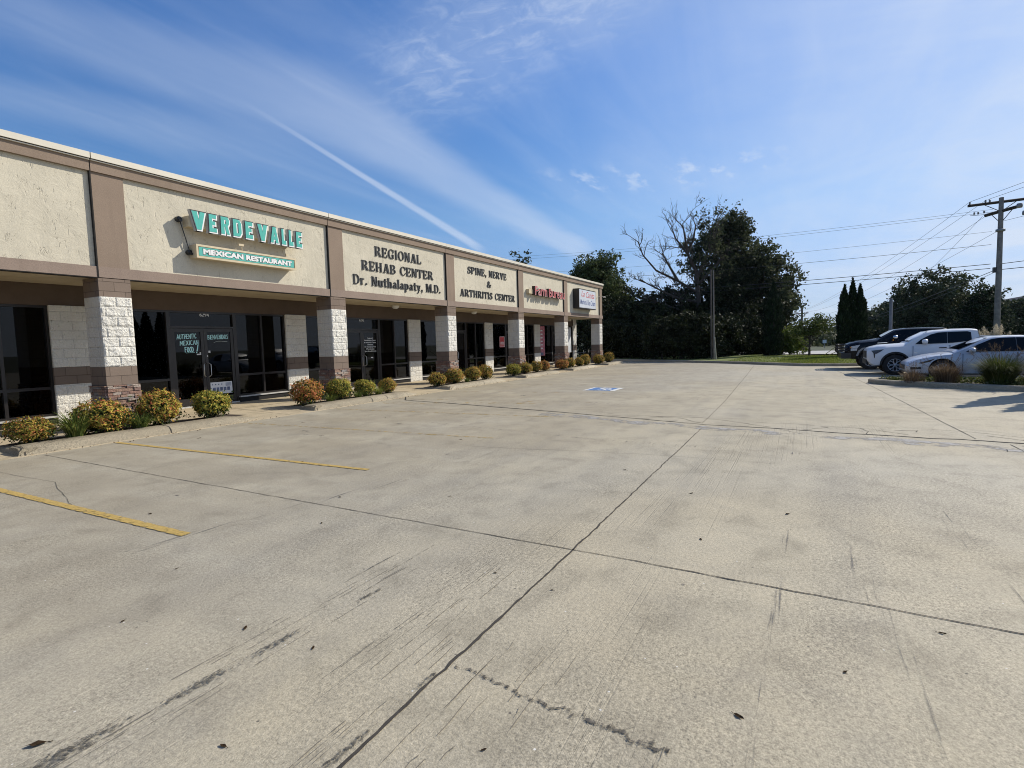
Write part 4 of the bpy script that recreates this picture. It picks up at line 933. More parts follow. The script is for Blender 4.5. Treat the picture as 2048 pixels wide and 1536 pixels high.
def leaf_cloud(centers, per, spread, size, aspect, rng, up_bias=0.0, out=None, loose=.6):
    """many small leaf faces: returns verts (n*4,3), quads"""
    n = len(centers)*per
    c = np.repeat(np.asarray(centers, float), per, axis=0)+rng.normal(0, 1, (n, 3))*np.asarray(spread)
    d = rng.normal(0, 1, (n, 3)); d[:, 2] += up_bias; d /= np.linalg.norm(d, axis=1)[:, None]
    r = rng.normal(0, 1, (n, 3)); s = np.cross(d, r); s /= np.linalg.norm(s, axis=1)[:, None]+1e-9
    if out is not None:                             # leaf blades face outwards from the plant's middle
        q = c-np.asarray(out); q /= np.linalg.norm(q, axis=1)[:, None]+1e-9; q = q+rng.normal(0, loose, (n, 3))+np.array([0, 0, .35]); q /= np.linalg.norm(q, axis=1)[:, None]
        d = d-q*(d*q).sum(1)[:, None]; d /= np.linalg.norm(d, axis=1)[:, None]+1e-9; s = np.cross(d, q)
    L = size*rng.uniform(.6, 1.3, n)[:, None]; Wd = L*aspect
    bend = np.cross(d, s)*L*.12
    V = np.stack([c-d*L*.5, c+s*Wd*.5+bend, c+d*L*.5, c-s*Wd*.5+bend], 1).reshape(-1, 3)
    Fq = np.arange(n*4).reshape(-1, 4); return V, Fq
def make_shrub(seed, mat, W_=1.0, H=.62):
    rng = np.random.default_rng(seed)
    t = thing('nandina_shrub', '', 'shrub'); t['_local'] = 1
    b = MB()
    tips = []; lob = [(rng.uniform(0, 6.28), rng.uniform(.2, 1.2), rng.uniform(.05, .12)) for _ in range(7)]
    for k in range(260):
        a = rng.uniform(0, 2*math.pi); e = math.acos(rng.uniform(-.72, 1.0)); rr = rng.uniform(.80, 1.0)
        d = Vector((math.sin(e)*math.cos(a), math.sin(e)*math.sin(a), math.cos(e)))
        for la, le, h_ in lob: rr += h_*max(0, d.dot(Vector((math.sin(le)*math.cos(la), math.sin(le)*math.sin(la), math.cos(le))))-.75)*4-.012
        p = (.5*W_*rr*d.x, .5*W_*rr*d.y, .03+H*.50+(H*.50)*rr*d.z)
        tips.append(p)
        if k % 12 == 0: b.tube([(p[0]*.1, p[1]*.1, -.02), (p[0]*.45, p[1]*.45, p[2]*.55), (p[0]*.9, p[1]*.9, p[2]*.95)], [.008, .006, .003], 5)
    b.build('stem', M_BARK, t)
    V, Fq = leaf_cloud(tips, 12, (.038*W_, .038*W_, .032), .066, .46, rng, .25, (0, 0, H*.35), .55)
    raw_mesh('foliage', V, Fq, mat, t)
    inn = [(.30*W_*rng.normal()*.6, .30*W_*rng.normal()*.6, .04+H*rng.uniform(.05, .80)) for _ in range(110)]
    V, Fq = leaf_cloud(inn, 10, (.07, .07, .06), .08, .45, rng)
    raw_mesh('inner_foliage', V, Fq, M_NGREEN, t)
    return t
PROTO = [make_shrub(31, M_NAND), make_shrub(32, M_NANDR), make_shrub(33, M_NANDG), make_shrub(34, M_NAND)]
used = set()
ORD = ['first', 'second', 'third', 'fourth']
KIND = {0: 'orange and yellow leaved', 1: 'red tipped', 2: 'yellow green leaved', 3: 'gold and orange leaved'}
def put(proto_i, x, y, z, sx, sz, rz, label, group):
    o = PROTO[proto_i] if proto_i not in used else copy_tree(PROTO[proto_i]); used.add(proto_i)
    o.location = (x, y, z); o.scale = (sx, sx, sz); o.rotation_euler = (0, 0, rz); o['label'] = label; o['group'] = group; o['category'] = 'shrub'
SHR = [[(4.12, .78, .46, 3), (5.22, 1.08, .60, 0), (6.26, .92, .70, 0), (7.41, .92, .62, 2)],
       [(10.08, .98, .68, 1), (11.22, .86, .62, 2), (12.30, .78, .52, 2), (13.28, .66, .50, 3)],
       [(16.02, .76, .52, 3), (17.1, .90, .58, 0), (18.43, .80, .60, 3), (19.46, .70, .60, 0)],
       [(21.98, .85, .55, 2), (23.2, .78, .56, 3), (24.38, .72, .56, 0), (25.38, .66, .56, 1)],
       [(27.75, .86, .52, 1), (28.82, .78, .58, 3), (30.35, .66, .56, 3), (31.38, .76, .66, 0)],
       [(33.9, .86, .62, 3), (35.9, .86, .66, 0)]]
rs = random.Random(9)
for bi, row in enumerate(SHR):
    for si, (x, w_, h_, pi_) in enumerate(row):
        put(pi_, x, 11.86, .08, w_/1.10, h_/.645, rs.uniform(0, 6.28), '%s nandina, %s from left in the bed %s' % (KIND[pi_], ORD[si], BEDN[bi+1]), 'nandina shrubs in the planting beds')
def strap_clump(seed, mat, n=170, L=.42, R0=.04, spread=1.05, wid=.008):
    rng = random.Random(seed); V = []; Fq = []
    for k in range(n):
        a = rng.uniform(0, 6.283); l = L*rng.uniform(.6, 1.1); lean = spread*rng.uniform(.25, 1.0); x0, y0 = R0*math.cos(a)*rng.random()*3, R0*math.sin(a)*rng.random()*3
        ca, sa = math.cos(a), math.sin(a); w_ = wid*rng.uniform(.7, 1.2); pts = []
        for q in range(6):
            t_ = q/5; out = l*lean*(t_**1.5)*.9; z = l*(t_-.62*lean*t_*t_*t_); wq = w_*(1-t_**3)
            pts += [(x0+ca*out-sa*wq, y0+sa*out+ca*wq, z), (x0+ca*out+sa*wq, y0+sa*out-ca*wq, z)]
        b0 = len(V); V += pts
        for q in range(5): Fq.append((b0+2*q, b0+2*q+1, b0+2*q+3, b0+2*q+2))
    return np.array(V), np.array(Fq)
def clump(x, y, z, seed, mat, label, sc=1.0, **kw):
    V, Fq = strap_clump(seed, mat, **kw); o = raw_mesh('grass_clump', V, Fq, mat); o.location = (x, y, z); o.scale = (sc, sc, sc)
    tag(o, label, 'grass clump', 'strap leaved grass clumps in the beds')
clump(4.70, 11.66, .10, 1, M_LIRI, 'large arching green strap leaf clump between the two leftmost shrubs', 1.15, n=330, L=.58)
clump(5.76, 11.60, .10, 2, M_LIRI, 'dark green strap leaf clump at the kerb between two orange nandinas', 1.1, n=220)
clump(10.66, 11.62, .09, 3, M_LIRI, 'low dark strap leaf clump right of the red tipped nandina below REGIONAL', .8)
clump(11.78, 11.66, .09, 4, M_LIRI, 'low strap leaf clump between yellow green shrubs in the bed below REGIONAL', .75)
clump(12.82, 11.80, .09, 5, M_LIRI2, 'bright yellow variegated strap leaf clump near the right end of the bed below REGIONAL', .9, n=200)
clump(17.72, 11.66, .09, 6, M_LIRI, 'small green strap leaf clump in the bed below the SPINE, NERVE sign', .7)
# leaves on the slab
b = MB(); lf = [(-.022, 0, .001), (-.012, .007, .004), (.002, .010, .003), (.014, .005, .007), (.024, .001, .004), (.013, -.006, .002), (.0, -.009, .005), (-.012, -.006, .002), (0, 0, .0015)]
b.add(lf, [(k, (k+1) % 8, 8) for k in range(8)]); b.tube([(-.022, 0, .001), (-.034, .003, .002)], .0012, 4)
M_DRY = plain('dry_leaf', (.045, .030, .018), 1.0, .3, 40, **{'Specular IOR Level': 0.0})
lo = b.build('fallen_leaf', M_DRY); first = True
LV = [(.89, 2.79, 1.7), (2.88, 5.76, 1.2), (1.88, 2.84, 1.0), (3.15, 1.89, .7), (2.35, .22, 1.1), (3.51, -.68, .9), (5.36, .10, 1.3), (1.91, 2.31, .8), (1.24, 2.07, .9), (6.44, 1.93, 1.2), (3.08, 1.42, .6), (4.6, 3.3, .8), (4.1, 4.4, 1.0), (5.2, 6.3, 1.2), (1.7, 1.1, .6), (4.4, .7, 1.0),
      (6.9, 7.8, 1.5), (8.0, 9.6, 1.5), (5.9, 9.9, 1.5), (2.9, -.2, .7), (7.5, 5.1, 1.2), (3.4, 3.9, .9), (1.6, 3.6, .9), (9.2, 8.3, 1.4), (2.2, 4.1, .8), (5.7, 1.0, 1.0)]
for x, y, sc in LV:
    o = lo if first else lo.copy()
    if not first: C.objects.link(o)
    first = False; o.location = (x, y, .002); o.scale = (sc, sc, sc); o.rotation_euler = (0, 0, rs.uniform(0, 6.28))
    tag(o, 'small dark dry leaf lying on the concrete parking lot', 'leaf', 'dry leaves scattered on the concrete')
rng = np.random.default_rng(3); lp = []
for (x0, x1) in BEDX[1:]:
    for k in range(70): lp.append((rng.uniform(x0, x1+.3), 11.05-abs(rng.normal())*.10, .014))
    for k in range(60): lp.append((rng.uniform(x0+.2, x1-.4), rng.uniform(11.52, 12.25), .115))
V, Fq = leaf_cloud(lp, 1, (.02, .02, .004), .034, .5, rng); V[:, 2] = np.maximum(V[:, 2], .006)
M_LITT = leaf_mat('leaf_litter', [(0, (.05, .03, .015)), (.6, (.14, .08, .035)), (1, (.28, .19, .09))], .1); li = raw_mesh('leaf_litter', V, Fq, M_LITT); tag(li, 'brown dead leaf litter along the kerb feet and in the mulch', 'leaf litter', None, 'stuff')
# ------------------------------------------------------------------ right-hand island with ornamental grasses
ISL = [(16.2, -9.5), (17.3, -7.0), (18.42, -5.06), (18.84, -4.28), (19.45, -3.29), (20.0, -2.5), (20.5, -2.05), (21.0, -1.92), (21.45, -2.1), (21.75, -2.6), (21.8, -4.5), (21.7, -9.5)]
isl = thing('planting_island', 'concrete kerbed island with low green cover in front of the white sedan', 'planter', (20, -4.5, 0))
kbm = kerb_run(ISL, [(.02, -.03), (0, .12), (-.05, .15), (-.17, .15), (-.2, .08)]); kbm.build('kerb', M_KERB, isl)
b = MB(); b.add([(x, y, .09) for x, y in offset(ISL, -.18)], [tuple(range(len(ISL)))]); b.build('soil', M_SOIL, isl)
rng = np.random.default_rng(5); pts = []
while len(pts) < 700:
    y = rng.uniform(-8, -2.4); x = rng.uniform(18.3, 21.4)
    if x > 18.72+(-3.9-y)*-.52*-1*0+max(0, (-2.3-y))*-.62*0+(20.35-(-2.1-y)*.62-18.72)+.25 and x < 21.5: pts.append((x, y, .13+.05*rng.random()))
V, Fq = leaf_cloud(pts, 9, (.05, .05, .03), .085, .4, rng, .2); gc = raw_mesh('ground_cover', V, Fq, M_GGRS); tag(gc, 'low yellow green ground cover filling the kerbed island', 'ground cover', None, 'stuff')
def orn_grass(x, y, seed, mat, label, n, L, spread, wid=.006, heads=0, hm=None):
    t = thing('ornamental_grass', label, 'ornamental grass', (x, y, .1)); t['_local'] = 1
    V, Fq = strap_clump(seed, mat, n=n, L=L, R0=.10, spread=spread, wid=wid); raw_mesh('blades', V, Fq, mat, t)
    if heads:
        r2 = random.Random(seed); cs = []; b = MB()
        for k in range(heads):
            a = r2.uniform(0, 6.283); o_ = L*r2.uniform(.15, .75); z = L*r2.uniform(.85, 1.15)*(1-.3*o_/L)
            p = Vector((math.cos(a)*o_, math.sin(a)*o_, z)); b.tube([(p.x*.1, p.y*.1, 0), (p.x*.55, p.y*.55, z*.7), p], [.004, .003, .002], 4, caps=False)
            for q in range(6): cs.append(tuple(p+Vector((p.x*.04*q, p.y*.04*q, .025*q))))
        b.build('stalk', hm, t); V, Fq = leaf_cloud(cs, 6, (.012, .012, .015), .03, .25, np.random.default_rng(seed), .8); raw_mesh('seed_heads', V, Fq, hm, t)
    return t
orn_grass(19.95, -2.95, 21, M_RUST, 'small wispy rust brown grass at the nose of the white sedan', 460, .52, .7, .004, 8, M_RUST)
orn_grass(19.9, -3.75, 22, M_RUST, 'rounded rust brown ornamental grass in front of the sedan wheel', 1100, .74, .75, .004, 16, M_RUST)
orn_grass(19.55, -4.85, 23, M_GGRS, 'largest ornamental grass, green and feathery, in front of the sedan door', 2400, 1.02, .95, .005, 30, M_RUST)
orn_grass(19.9, -5.75, 24, M_RUST, 'brownish loose ornamental grass at the right edge behind the big green one', 500, .95, .8, .004, 20, M_RUST)
# pampas
t = thing('pampas_grass', 'tall pampas grass with cream plumes standing behind the cars', 'pampas grass', (39.2, -9.4, .1)); t['_local'] = 1
V, Fq = strap_clump(77, M_GGRS, n=700, L=1.5, R0=.25, spread=.7, wid=.012); raw_mesh('blades', V, Fq, M_GGRS, t)
r2 = random.Random(4); RV = Vector((rt.x, rt.y, 0))
for dx, z in ((-1.15, 1.95), (-.9, 1.62), (-.72, 1.7), (-.52, 2.15), (-.45, 1.85), (-.25, 1.85), (-.05, 2.2), (.02, 1.72), (.28, 2.28), (.40, 2.2), (.34, 1.75), (.52, 1.9), (.95, 1.85)):
    p = RV*dx*.72+Vector((r2.uniform(-.15, .15), r2.uniform(-.1, .1), z-.75)); lean = Vector((p.x*.12, p.y*.12, 0))
    b = MB(); b.tube([(p.x*.2, p.y*.2, 0), (p.x*.8, p.y*.8, z*.75), p], [.008, .006, .004], 4, caps=False); st = b.build('stalk', M_PLUME, t)
    cs = [tuple(p+lean*(q/14)*1.6+Vector((0, 0, -.28+.58*q/14))) for q in range(15)]
    rng = np.random.default_rng(int(z*1000+dx*77+500)); wv = [.018+.045*math.sin(math.pi*min(1, (q+1)/15))**.8 for q in range(15)]
    VV = []
    for c_, w_ in zip(cs, wv):
        v_, _ = leaf_cloud([c_], 34, (w_, w_, .03),   .055, .3, rng, 1.2); VV.append(v_)
    VV = np.concatenate(VV); raw_mesh('plume', VV, np.arange(len(VV)).reshape(-1, 4), M_PLUME, t)
# ------------------------------------------------------------------ trees
def ellip_points(E, n, rng, shell=.55):
    out = []
    vol = np.array([e[3]*e[4]*e[5] for e in E]); pr = vol**.8; pr = pr/pr.sum()
    for k in range(n):
        e = E[rng.choice(len(E), p=pr)]; v = rng.normal(0, 1, 3); v /= np.linalg.norm(v); r = rng.uniform(shell, 1.0)
        out.append((e[0]+v[0]*e[3]*r, e[1]+v[1]*e[4]*r, e[2]+v[2]*e[5]*r))
    return out
def tree(label, base, E, nclump, per, clump_r, leaf, mat, trunk_r, cat='tree', name='tree', group=None, seed=1, limbs=14, trunk_top=None, shell=.5, lean=(0, 0)):
    """trunk with limbs reaching into leaf clumps spread through the crown's volume (E: ellipsoids in metres from the base)"""
    rng = np.random.default_rng(seed); t = thing(name, label, cat, base, 0, group); t['_local'] = 1
    cl = ellip_points(E, nclump, rng, shell); cl = [c for c in cl if c[2] > .25]
    top = trunk_top or max(e[2] for e in E); b = MB(); fork = top*.42
    b.tube([(0, 0, -.2), (.05*top*.1, .0, fork*.5), (lean[0]*fork, lean[1]*fork, fork), (lean[0]*top, lean[1]*top, top)], [trunk_r*1.3, trunk_r, trunk_r*.8, trunk_r*.18], 8)
    idx = rng.choice(len(cl), min(limbs, len(cl)), replace=False)
    for i in idx:
        c = Vector(cl[i]); z0 = min(fork*rng.uniform(.7, 1.6), c.z*.9); s_ = Vector((lean[0]*z0, lean[1]*z0, z0)); m_ = s_.lerp(c, .5)+Vector((0, 0, -.08*(c-s_).length+rng.normal()*.15))
        r0 = trunk_r*.42; b.tube([s_, m_, c], [r0, r0*.6, r0*.15], 5, caps=False)
    b.build('trunk', M_BARK, t)
    sub = []
    for c in cl:                                    # clumps within clumps keep the outline ragged
        for q in range(3): v = rng.normal(0, 1, 3)*clump_r*.75; sub.append((c[0]+v[0], c[1]+v[1], c[2]+v[2]*.8))
    V, Fq = leaf_cloud(sub, max(1, per//3), (clump_r*.42, clump_r*.42, clump_r*.34), leaf, .62, rng)
    raw_mesh('crown', V, Fq, mat, t)
    return t
GW = 'trees in the dark grove beyond the far kerb'
# view-right unit vector in plan, for setting crowns side by side
def gp(fwd, right): return (fwd*math.cos(YAW)+right*math.sin(YAW), fwd*math.sin(YAW)-right*math.cos(YAW))
def at_px(px, d): return (*gp(d*1.0, (px-1024)/F_PX*d), 0.0)
tree('rounded mid green broadleaf tree rising behind the end of the strip mall', (*at_px(1196, 53)[:2], 0), [(0, 0, 6.0, 3.0, 2.8, 3.6), (-1.5, .3, 4.6, 2.4, 2.4, 2.6), (1.6, -1.4, 4.2, 2.4, 2.4, 2.6), (.4, 0, 8.4, 1.8, 1.8, 1.7)], 300, 130, .58, .26, M_LMAP, .28, group=GW, seed=41)
P0 = at_px(1448, 49); rx, ry = rt.x, rt.y
def EL(*a):  # (right, up, radius_r, radius_depth, radius_z)
    return [(rx*r_, ry*r_, z_, w_*abs(rx)+d_*abs(ry)*.6, w_*abs(ry)+d_*abs(rx)*.6, h_) for r_, z_, w_, d_, h_ in a]
tree('tallest oak of the grove with a loose dark crown high above the rest', P0, EL((.5, 11.5, 2.1, 2.0, 1.4), (.2, 11.0, 1.9, 1.8, 1.5), (.9, 10.6, 1.9, 1.8, 1.4), (-1.0, 10.0, 2.2, 2.0, 1.4), (1.0, 9.6, 2.4, 2, 1.4), (-2.6, 8.9, 1.4, 1.4, .9), (0, 7.4, 3.0, 2.6, 1.7), (.4, 5.4, 3.4, 3.0, 1.8)), 330, 75, .44, .25, M_LOAK, .42, group=GW, seed=42, limbs=34, trunk_top=11, shell=.25)
tree('broad dark oak with a drooping crown on the right side of the grove', at_px(1520, 47), EL((-.6, 8.0, 2.2, 2, 1.7), (1.2, 7.0, 1.9, 2, 1.8), (2.0, 5.6, 1.2, 1.8, 1.6), (-1.6, 6.2, 2.4, 2.4, 2.0), (.8, 4.4, 2.8, 2.4, 2.2), (.9, 2.6, 2.1, 2, 1.8)), 230, 84, .5, .26, M_LOAK, .34, group=GW, seed=43, limbs=24, shell=.3)
for i, (px, d, w_, h_, lab) in enumerate([(1258, 47, 2.6, 6.0, 'low dark tree just right of the building end'), (1322, 46, 2.6, 5.3, 'low dark tree under the bare spreading branches'), (1385, 47, 2.8, 6.6, 'dark leafy tree wrapped around the dead trunk'), (1452, 45, 2.8, 6.2, 'dark tree in shade behind the two thin poles'),
                                          (1512, 46, 2.6, 5.6, 'dark tree in shade left of the single arborvitae'), (1222, 50, 2.4, 5.2, 'dark tree seen past the end pillar of the mall'), (1290, 52, 3.0, 6.4, 'dark tree deep in the grove behind the bare branches')]):
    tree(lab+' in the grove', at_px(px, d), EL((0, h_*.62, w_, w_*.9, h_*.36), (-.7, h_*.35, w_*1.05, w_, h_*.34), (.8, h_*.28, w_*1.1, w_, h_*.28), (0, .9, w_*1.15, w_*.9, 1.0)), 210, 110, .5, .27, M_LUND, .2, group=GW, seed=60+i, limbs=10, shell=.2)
# dense understorey that closes the grove down to the ground
for i, px in enumerate(range(1205, 1530, 40)):
    tree('dark shrubby undergrowth at the foot of the grove, %s' % ['behind the end pillar', 'by the corner nandinas', 'right of the corner bed', 'below the bare branches', 'under the dead tree', 'left of the two thin poles', 'at the foot of the two poles', 'right of the thin poles', 'left of the single arborvitae'][i], at_px(px, float(np.interp(px, [1205, 1240, 1330, 1380, 1405, 1445, 1490, 1530], [45.4, 43.7, 39.8, 38.2, 37.9, 40.0, 42.5, 43.5]))+.3*(i % 3)), EL((0, 1.3, 1.5, 1.1, 1.4), (.3, 2.3, 1.2, 1, 1.2)), 75, 66, .38, .24, M_LUND, .06, 'shrub', 'bush', 'undergrowth bushes at the foot of the grove', 90+i, 4, shell=.1)
# dead tree: bare forked limbs
def dead_tree():
    rr = random.Random(12); t = thing('dead_tree', 'bare dying tree with forked grey limbs spreading left above the grove', 'tree', at_px(1398, 45), 0, GW); t['_local'] = 1
    b = MB(); tips = []; Rv = Vector((rt.x, rt.y, 0)); Dv = Vector((math.cos(YAW), math.sin(YAW), 0))
    def P(r_, z_, d_=0): return Rv*r_+Vector((0, 0, z_))+Dv*d_
    def twig(p, d, L, r_, depth):
        d = d.normalized(); q = p; pts = [p]; n = 4
        for i in range(n):
            d = (d+Vector((rr.gauss(0, .22), rr.gauss(0, .22), rr.gauss(.06, .2)))).normalized(); q = q+d*L/n; pts.append(q)
        b.tube(pts, [r_*(1-.6*i/n) for i in range(n+1)], 5 if r_ > .03 else 4, caps=False)
        if depth > 0:
            for k in range(rr.randint(3, 4)):
                i = rr.randint(1, n); a = (d+Vector((rr.gauss(0, .75), rr.gauss(0, .5), rr.gauss(.25, .5)))).normalized(); twig(pts[i], a, L*rr.uniform(.45, .7), max(.011, r_*.5), depth-1)
        else: tips.append(pts[-1])
    b.tube([P(0, -.2), P(.1, 3), P(-.05, 5.4), P(-.15, 7.0)], [.32, .26, .20, .15], 8)
    limbs = [[P(-.15, 7.0), P(-.9, 8.6), P(-1.9, 9.9), P(-2.2, 10.8)], [P(-.1, 6.6), P(.5, 8.0), P(1.1, 9.4), P(1.3, 10.6)], [P(-.05, 5.4), P(-1.7, 6.4), P(-3.5, 7.3), P(-4.6, 8.6), P(-5.0, 9.7)], [P(0, 4.6), P(-1.8, 5.0), P(-3.6, 5.9), P(-4.9, 6.6)],
             [P(-1.7, 6.4), P(-2.5, 7.8), P(-3.0, 8.7)], [P(-.9, 8.6), P(-.4, 9.8), P(-.2, 11.0)], [P(.1, 3.2), P(-1.6, 4.0), P(-3.8, 4.9)], [P(.1, 6.2), P(.9, 7.0), P(2.0, 8.2)], [P(-.9, 8.6), P(-1.1, 9.9), P(-1.3, 11.1)]]
    for L in limbs:
        n = len(L); b.tube(L, [.13*(1-.72*i/(n-1)) for i in range(n)], 6, caps=False)
        for i in range(1, n):
            for k in range(3): d = (L[i]-L[i-1]).normalized()+Vector((rr.gauss(0, .6), rr.gauss(0, .5), rr.gauss(.3, .4))); twig(L[i-1].lerp(L[i], rr.uniform(.3, 1)), d, rr.uniform(1.0, 1.8), .036, 2)
    b.build('trunk', M_BARK, t)
    rng = np.random.default_rng(8); cs = [tuple(p) for p in tips if rr.random() < (.30 if p.dot(Rv) > -.2 or p.z < 5.0 else .0)]
    V, Fq = leaf_cloud(cs, 12, (.22, .22, .2), .24, .6, rng); raw_mesh('crown', V, Fq, M_LOAK, t)
dead_tree()
def arborvitae(label, base, H, Wd, seed, group=None, tops=1):
    rng = np.random.default_rng(seed); t = thing('arborvitae', label, 'tree', base, 0, group); t['_local'] = 1
    b = MB(); b.tube([(0, 0, -.1), (0, 0, H*.4), (0, 0, H*.93)], [Wd*.20, Wd*.16, .02], 7); b.build('trunk', M_BARK, t)
    n = int(5200*H/5); z = H*(1-rng.uniform(0, 1, n)**.62*.985); u = z/H
    prof = np.where(u < .12, .78+u*1.6, np.where(u < .64, .97, .97*(1-((u-.64)/.36)**1.05)))
    lump = 1+.10*np.sin(z*4.1+seed)+.08*np.sin(z*9.3+seed*2)
    a = rng.uniform(0, 2*math.pi, n); rr = Wd*.5*np.maximum(prof, .03)*lump*rng.uniform(.74, 1.02, n)*(1+.05*np.sin(3*a+seed))
    c = np.stack([rr*np.cos(a), rr*np.sin(a), z], 1)
    d = np.stack([np.cos(a)*.35, np.sin(a)*.35, np.full(n, 1.0)], 1)+rng.normal(0, .28, (n, 3)); d /= np.linalg.norm(d, axis=1)[:, None]
    s_ = np.cross(d, np.stack([np.cos(a), np.sin(a), np.zeros(n)], 1)+rng.normal(0, .5, (n, 3))); s_ /= np.linalg.norm(s_, axis=1)[:, None]
    L = .26*rng.uniform(.6, 1.3, n)[:, None]; w_ = L*.34
    V = np.stack([c-d*L*.5, c+s_*w_*.5, c+d*L*.5, c-s_*w_*.5], 1).reshape(-1, 3); raw_mesh('crown', V, np.arange(n*4).reshape(-1, 4), M_LARB, t)
arborvitae('single tall dark arborvitae in front of the grove', at_px(1547, 39), 5.5, 1.38, 3)
GA = 'three arborvitae standing side by side'
arborvitae('left and narrowest of the three joined arborvitae behind the black pickup', at_px(1688, 34), 4.75, .78, 4, GA); arborvitae('middle and tallest of the three joined arborvitae behind the black pickup', at_px(1704, 34.2), 5.15, .80, 5, GA); arborvitae('right one of the three joined arborvitae behind the black pickup', at_px(1719, 34.0), 4.75, .82, 6, GA)
GO = 'arborvitae on the island outside the photo'
for i, (x, y, h_) in enumerate(((19.0, -6.2, 4.2), (18.5, -6.85, 4.2), (18.0, -7.5, 4.3))): arborvitae('%s arborvitae at the right end of the kerbed island of grasses' % ['first', 'second', 'third'][i], (x, y, .08), h_, .85, 30+i, GO)
tree('bright yellow green bush at the edge of the grove', (*at_px(1580, 41)[:2], .1), [(0, 0, 1.2, .8, .8, 1.0), (.2, -.3, .7, .9, .9, .7)], 60, 70, .24, .16, M_LYEL, .05, 'shrub', 'bush', None, 50, 6, shell=.2)
tree('small young tree with a thin trunk on the grass verge', (*at_px(1620, 37)[:2], .15), EL((.1, 2.0, 1.3, 1.1, .55), (-.7, 1.7, .8, .8, .5), (.8, 2.3, .7, .7, .5)), 62, 46, .24, .15, M_LSML, .07, 'tree', 'tree', None, 51, 16, trunk_top=1.9, shell=.2)
# trees across the road
GR = 'trees across the road'
RT = [(1855, 62, 4.3, 8.6, 'highest rounded oak across the road, left of the utility pole', M_LFAR), (1925, 66, 4.2, 8.6, 'broad oak across the road just left of the big utility pole', M_LFAR), (1800, 70, 3.2, 6.6, 'lower oak across the road above the white pickup', M_LFAR), (2030, 70, 3.2, 5.6, 'oak across the road at the right edge of the photo', M_LFAR),
      (1752, 78, 3.0, 4.9, 'smaller tree across the road right of the three arborvitae', M_LFAR), (1905, 82, 5.0, 6.4, 'tree across the road filling in below the tall oaks', M_LFAR), (2075, 76, 4.5, 5.4, 'tree across the road past the right edge', M_LFAR), (1835, 88, 6, 5.2, 'distant tree across the road behind the white pickup', M_LFAR), (1985, 88, 6, 5.2, 'distant tree across the road behind the pampas plumes', M_LFAR)]
for i, (px, d, w_, h_, lab, m_) in enumerate(RT):
    tree(lab, at_px(px, d), EL((0, h_*.72, w_*.8, w_*.8, h_*.25), (-w_*.5, h_*.5, w_*.7, w_*.7, h_*.26), (w_*.5, h_*.52, w_*.7, w_*.7, h_*.28), (0, h_*.26, w_*1.0, w_*.9, h_*.24)), 200, 66, .55, .34, m_, .3, group=GR, seed=120+i, limbs=14, shell=.4)
tree('dark cedar with feathery edges in front of the utility pole', at_px(1958, 50), EL((0, 1.6, 2.4, 1.8, 1.5), (.0, 3.0, 1.7, 1.4, 1.3), (.1, 4.3, .9, .9, .9), (.15, 5.1, .4, .4, .6)), 150, 80, .36, .22, M_LARB, .16, group=GR, seed=140, limbs=16, shell=.3)
tree('bushy tree top showing above the parapet behind the mall', (46.2, 23.9, .9), [(0, 0, 8.0, 1.2, 1.2, 1.1), (-.5, .3, 6.6, 2.0, 2.0, 1.5), (.6, -.4, 5.0, 2.2, 2.2, 1.6)], 90, 66, .38, .24, M_LOAK, .22, seed=55, shell=.2)
# far woods, one mass
rng = np.random.default_rng(77); pts = []
for k in range(900):
    d = rng.uniform(74, 150); px = rng.uniform(1560, 2300); h_ = (.26+.3*abs(math.sin(px*.021)*math.sin(px*.0077+1)))*(d/22 if px < 1740 else d/13)
    pts.append((*gp(d, (px-1024)/F_PX*d), rng.uniform(-.5, 1)*h_*.5+h_*.5))
V, Fq = leaf_cloud(pts, 34, (1.2, 1.2, .8), .65, .7, rng); wo = raw_mesh('far_woods', V, Fq, M_LFAR); tag(wo, 'distant belt of woods low on the horizon beyond the road', 'woods', None, 'stuff')
# hill ridge on the horizon
b = MB(); pr = []
for k in range(60):
    px = 1300+k*22; d = 3600; x, y = gp(d, (px-1024)/F_PX*d); hz = 8+52*math.exp(-((px-1640)/42)**2)+26*math.exp(-((px-1790)/90)**2)+10*math.sin(k*.8)
    pr.append((x, y, hz))
vs = []
for i, (x, y, z) in enumerate(pr):
    v = Vector((x, y, 0)).normalized()
    for f, zz in ((-500, -2), (-200, z*.62), (0, z), (300, z*.7), (700, -2)): vs.append((x+v.x*f, y+v.y*f, zz))
b.add(vs, [(i*5+c, (i+1)*5+c, (i+1)*5+c+1, i*5+c+1) for i in range(len(pr)-1) for c in range(4)], 0, True)
M_HILL = plain('forest_hill', (.05, .075, .05), .95, .2, .004); ho = b.build('hills', M_HILL); ho['kind'] = 'structure'
# turf blades along the verge
rng = np.random.default_rng(19); n = 26000
t_ = rng.uniform(0, 1, n)**1.3; ii = rng.integers(4, len(EDGE)-2, n); fr = rng.uniform(0, 1, n)
inn = np.array(inner); base = inn[ii]*(1-fr)[:, None]+inn[ii+1]*fr[:, None]
bx = base[:, 0]+16*t_*.85; by = base[:, 1]-1.0*t_; bz = np.interp(t_, [0, .12, .4, .75, 1], [.12, .145, .195, .16, .05])
a = rng.uniform(0, 6.283, n); h_ = rng.uniform(.04, .10, n); w_ = .02
V = np.stack([np.stack([bx-w_*np.cos(a), by-w_*np.sin(a), bz], 1), np.stack([bx+w_*np.cos(a), by+w_*np.sin(a), bz], 1), np.stack([bx+h_*.5*np.cos(a+1.5), by+h_*.5*np.sin(a+1.5), bz+h_], 1)], 1).reshape(-1, 3)
gro = raw_mesh('grass', V, np.arange(n*3).reshape(-1, 3), M_TURF); tag(gro, 'bright green mown grass on the verge beyond the far kerb', 'grass', None, 'stuff')
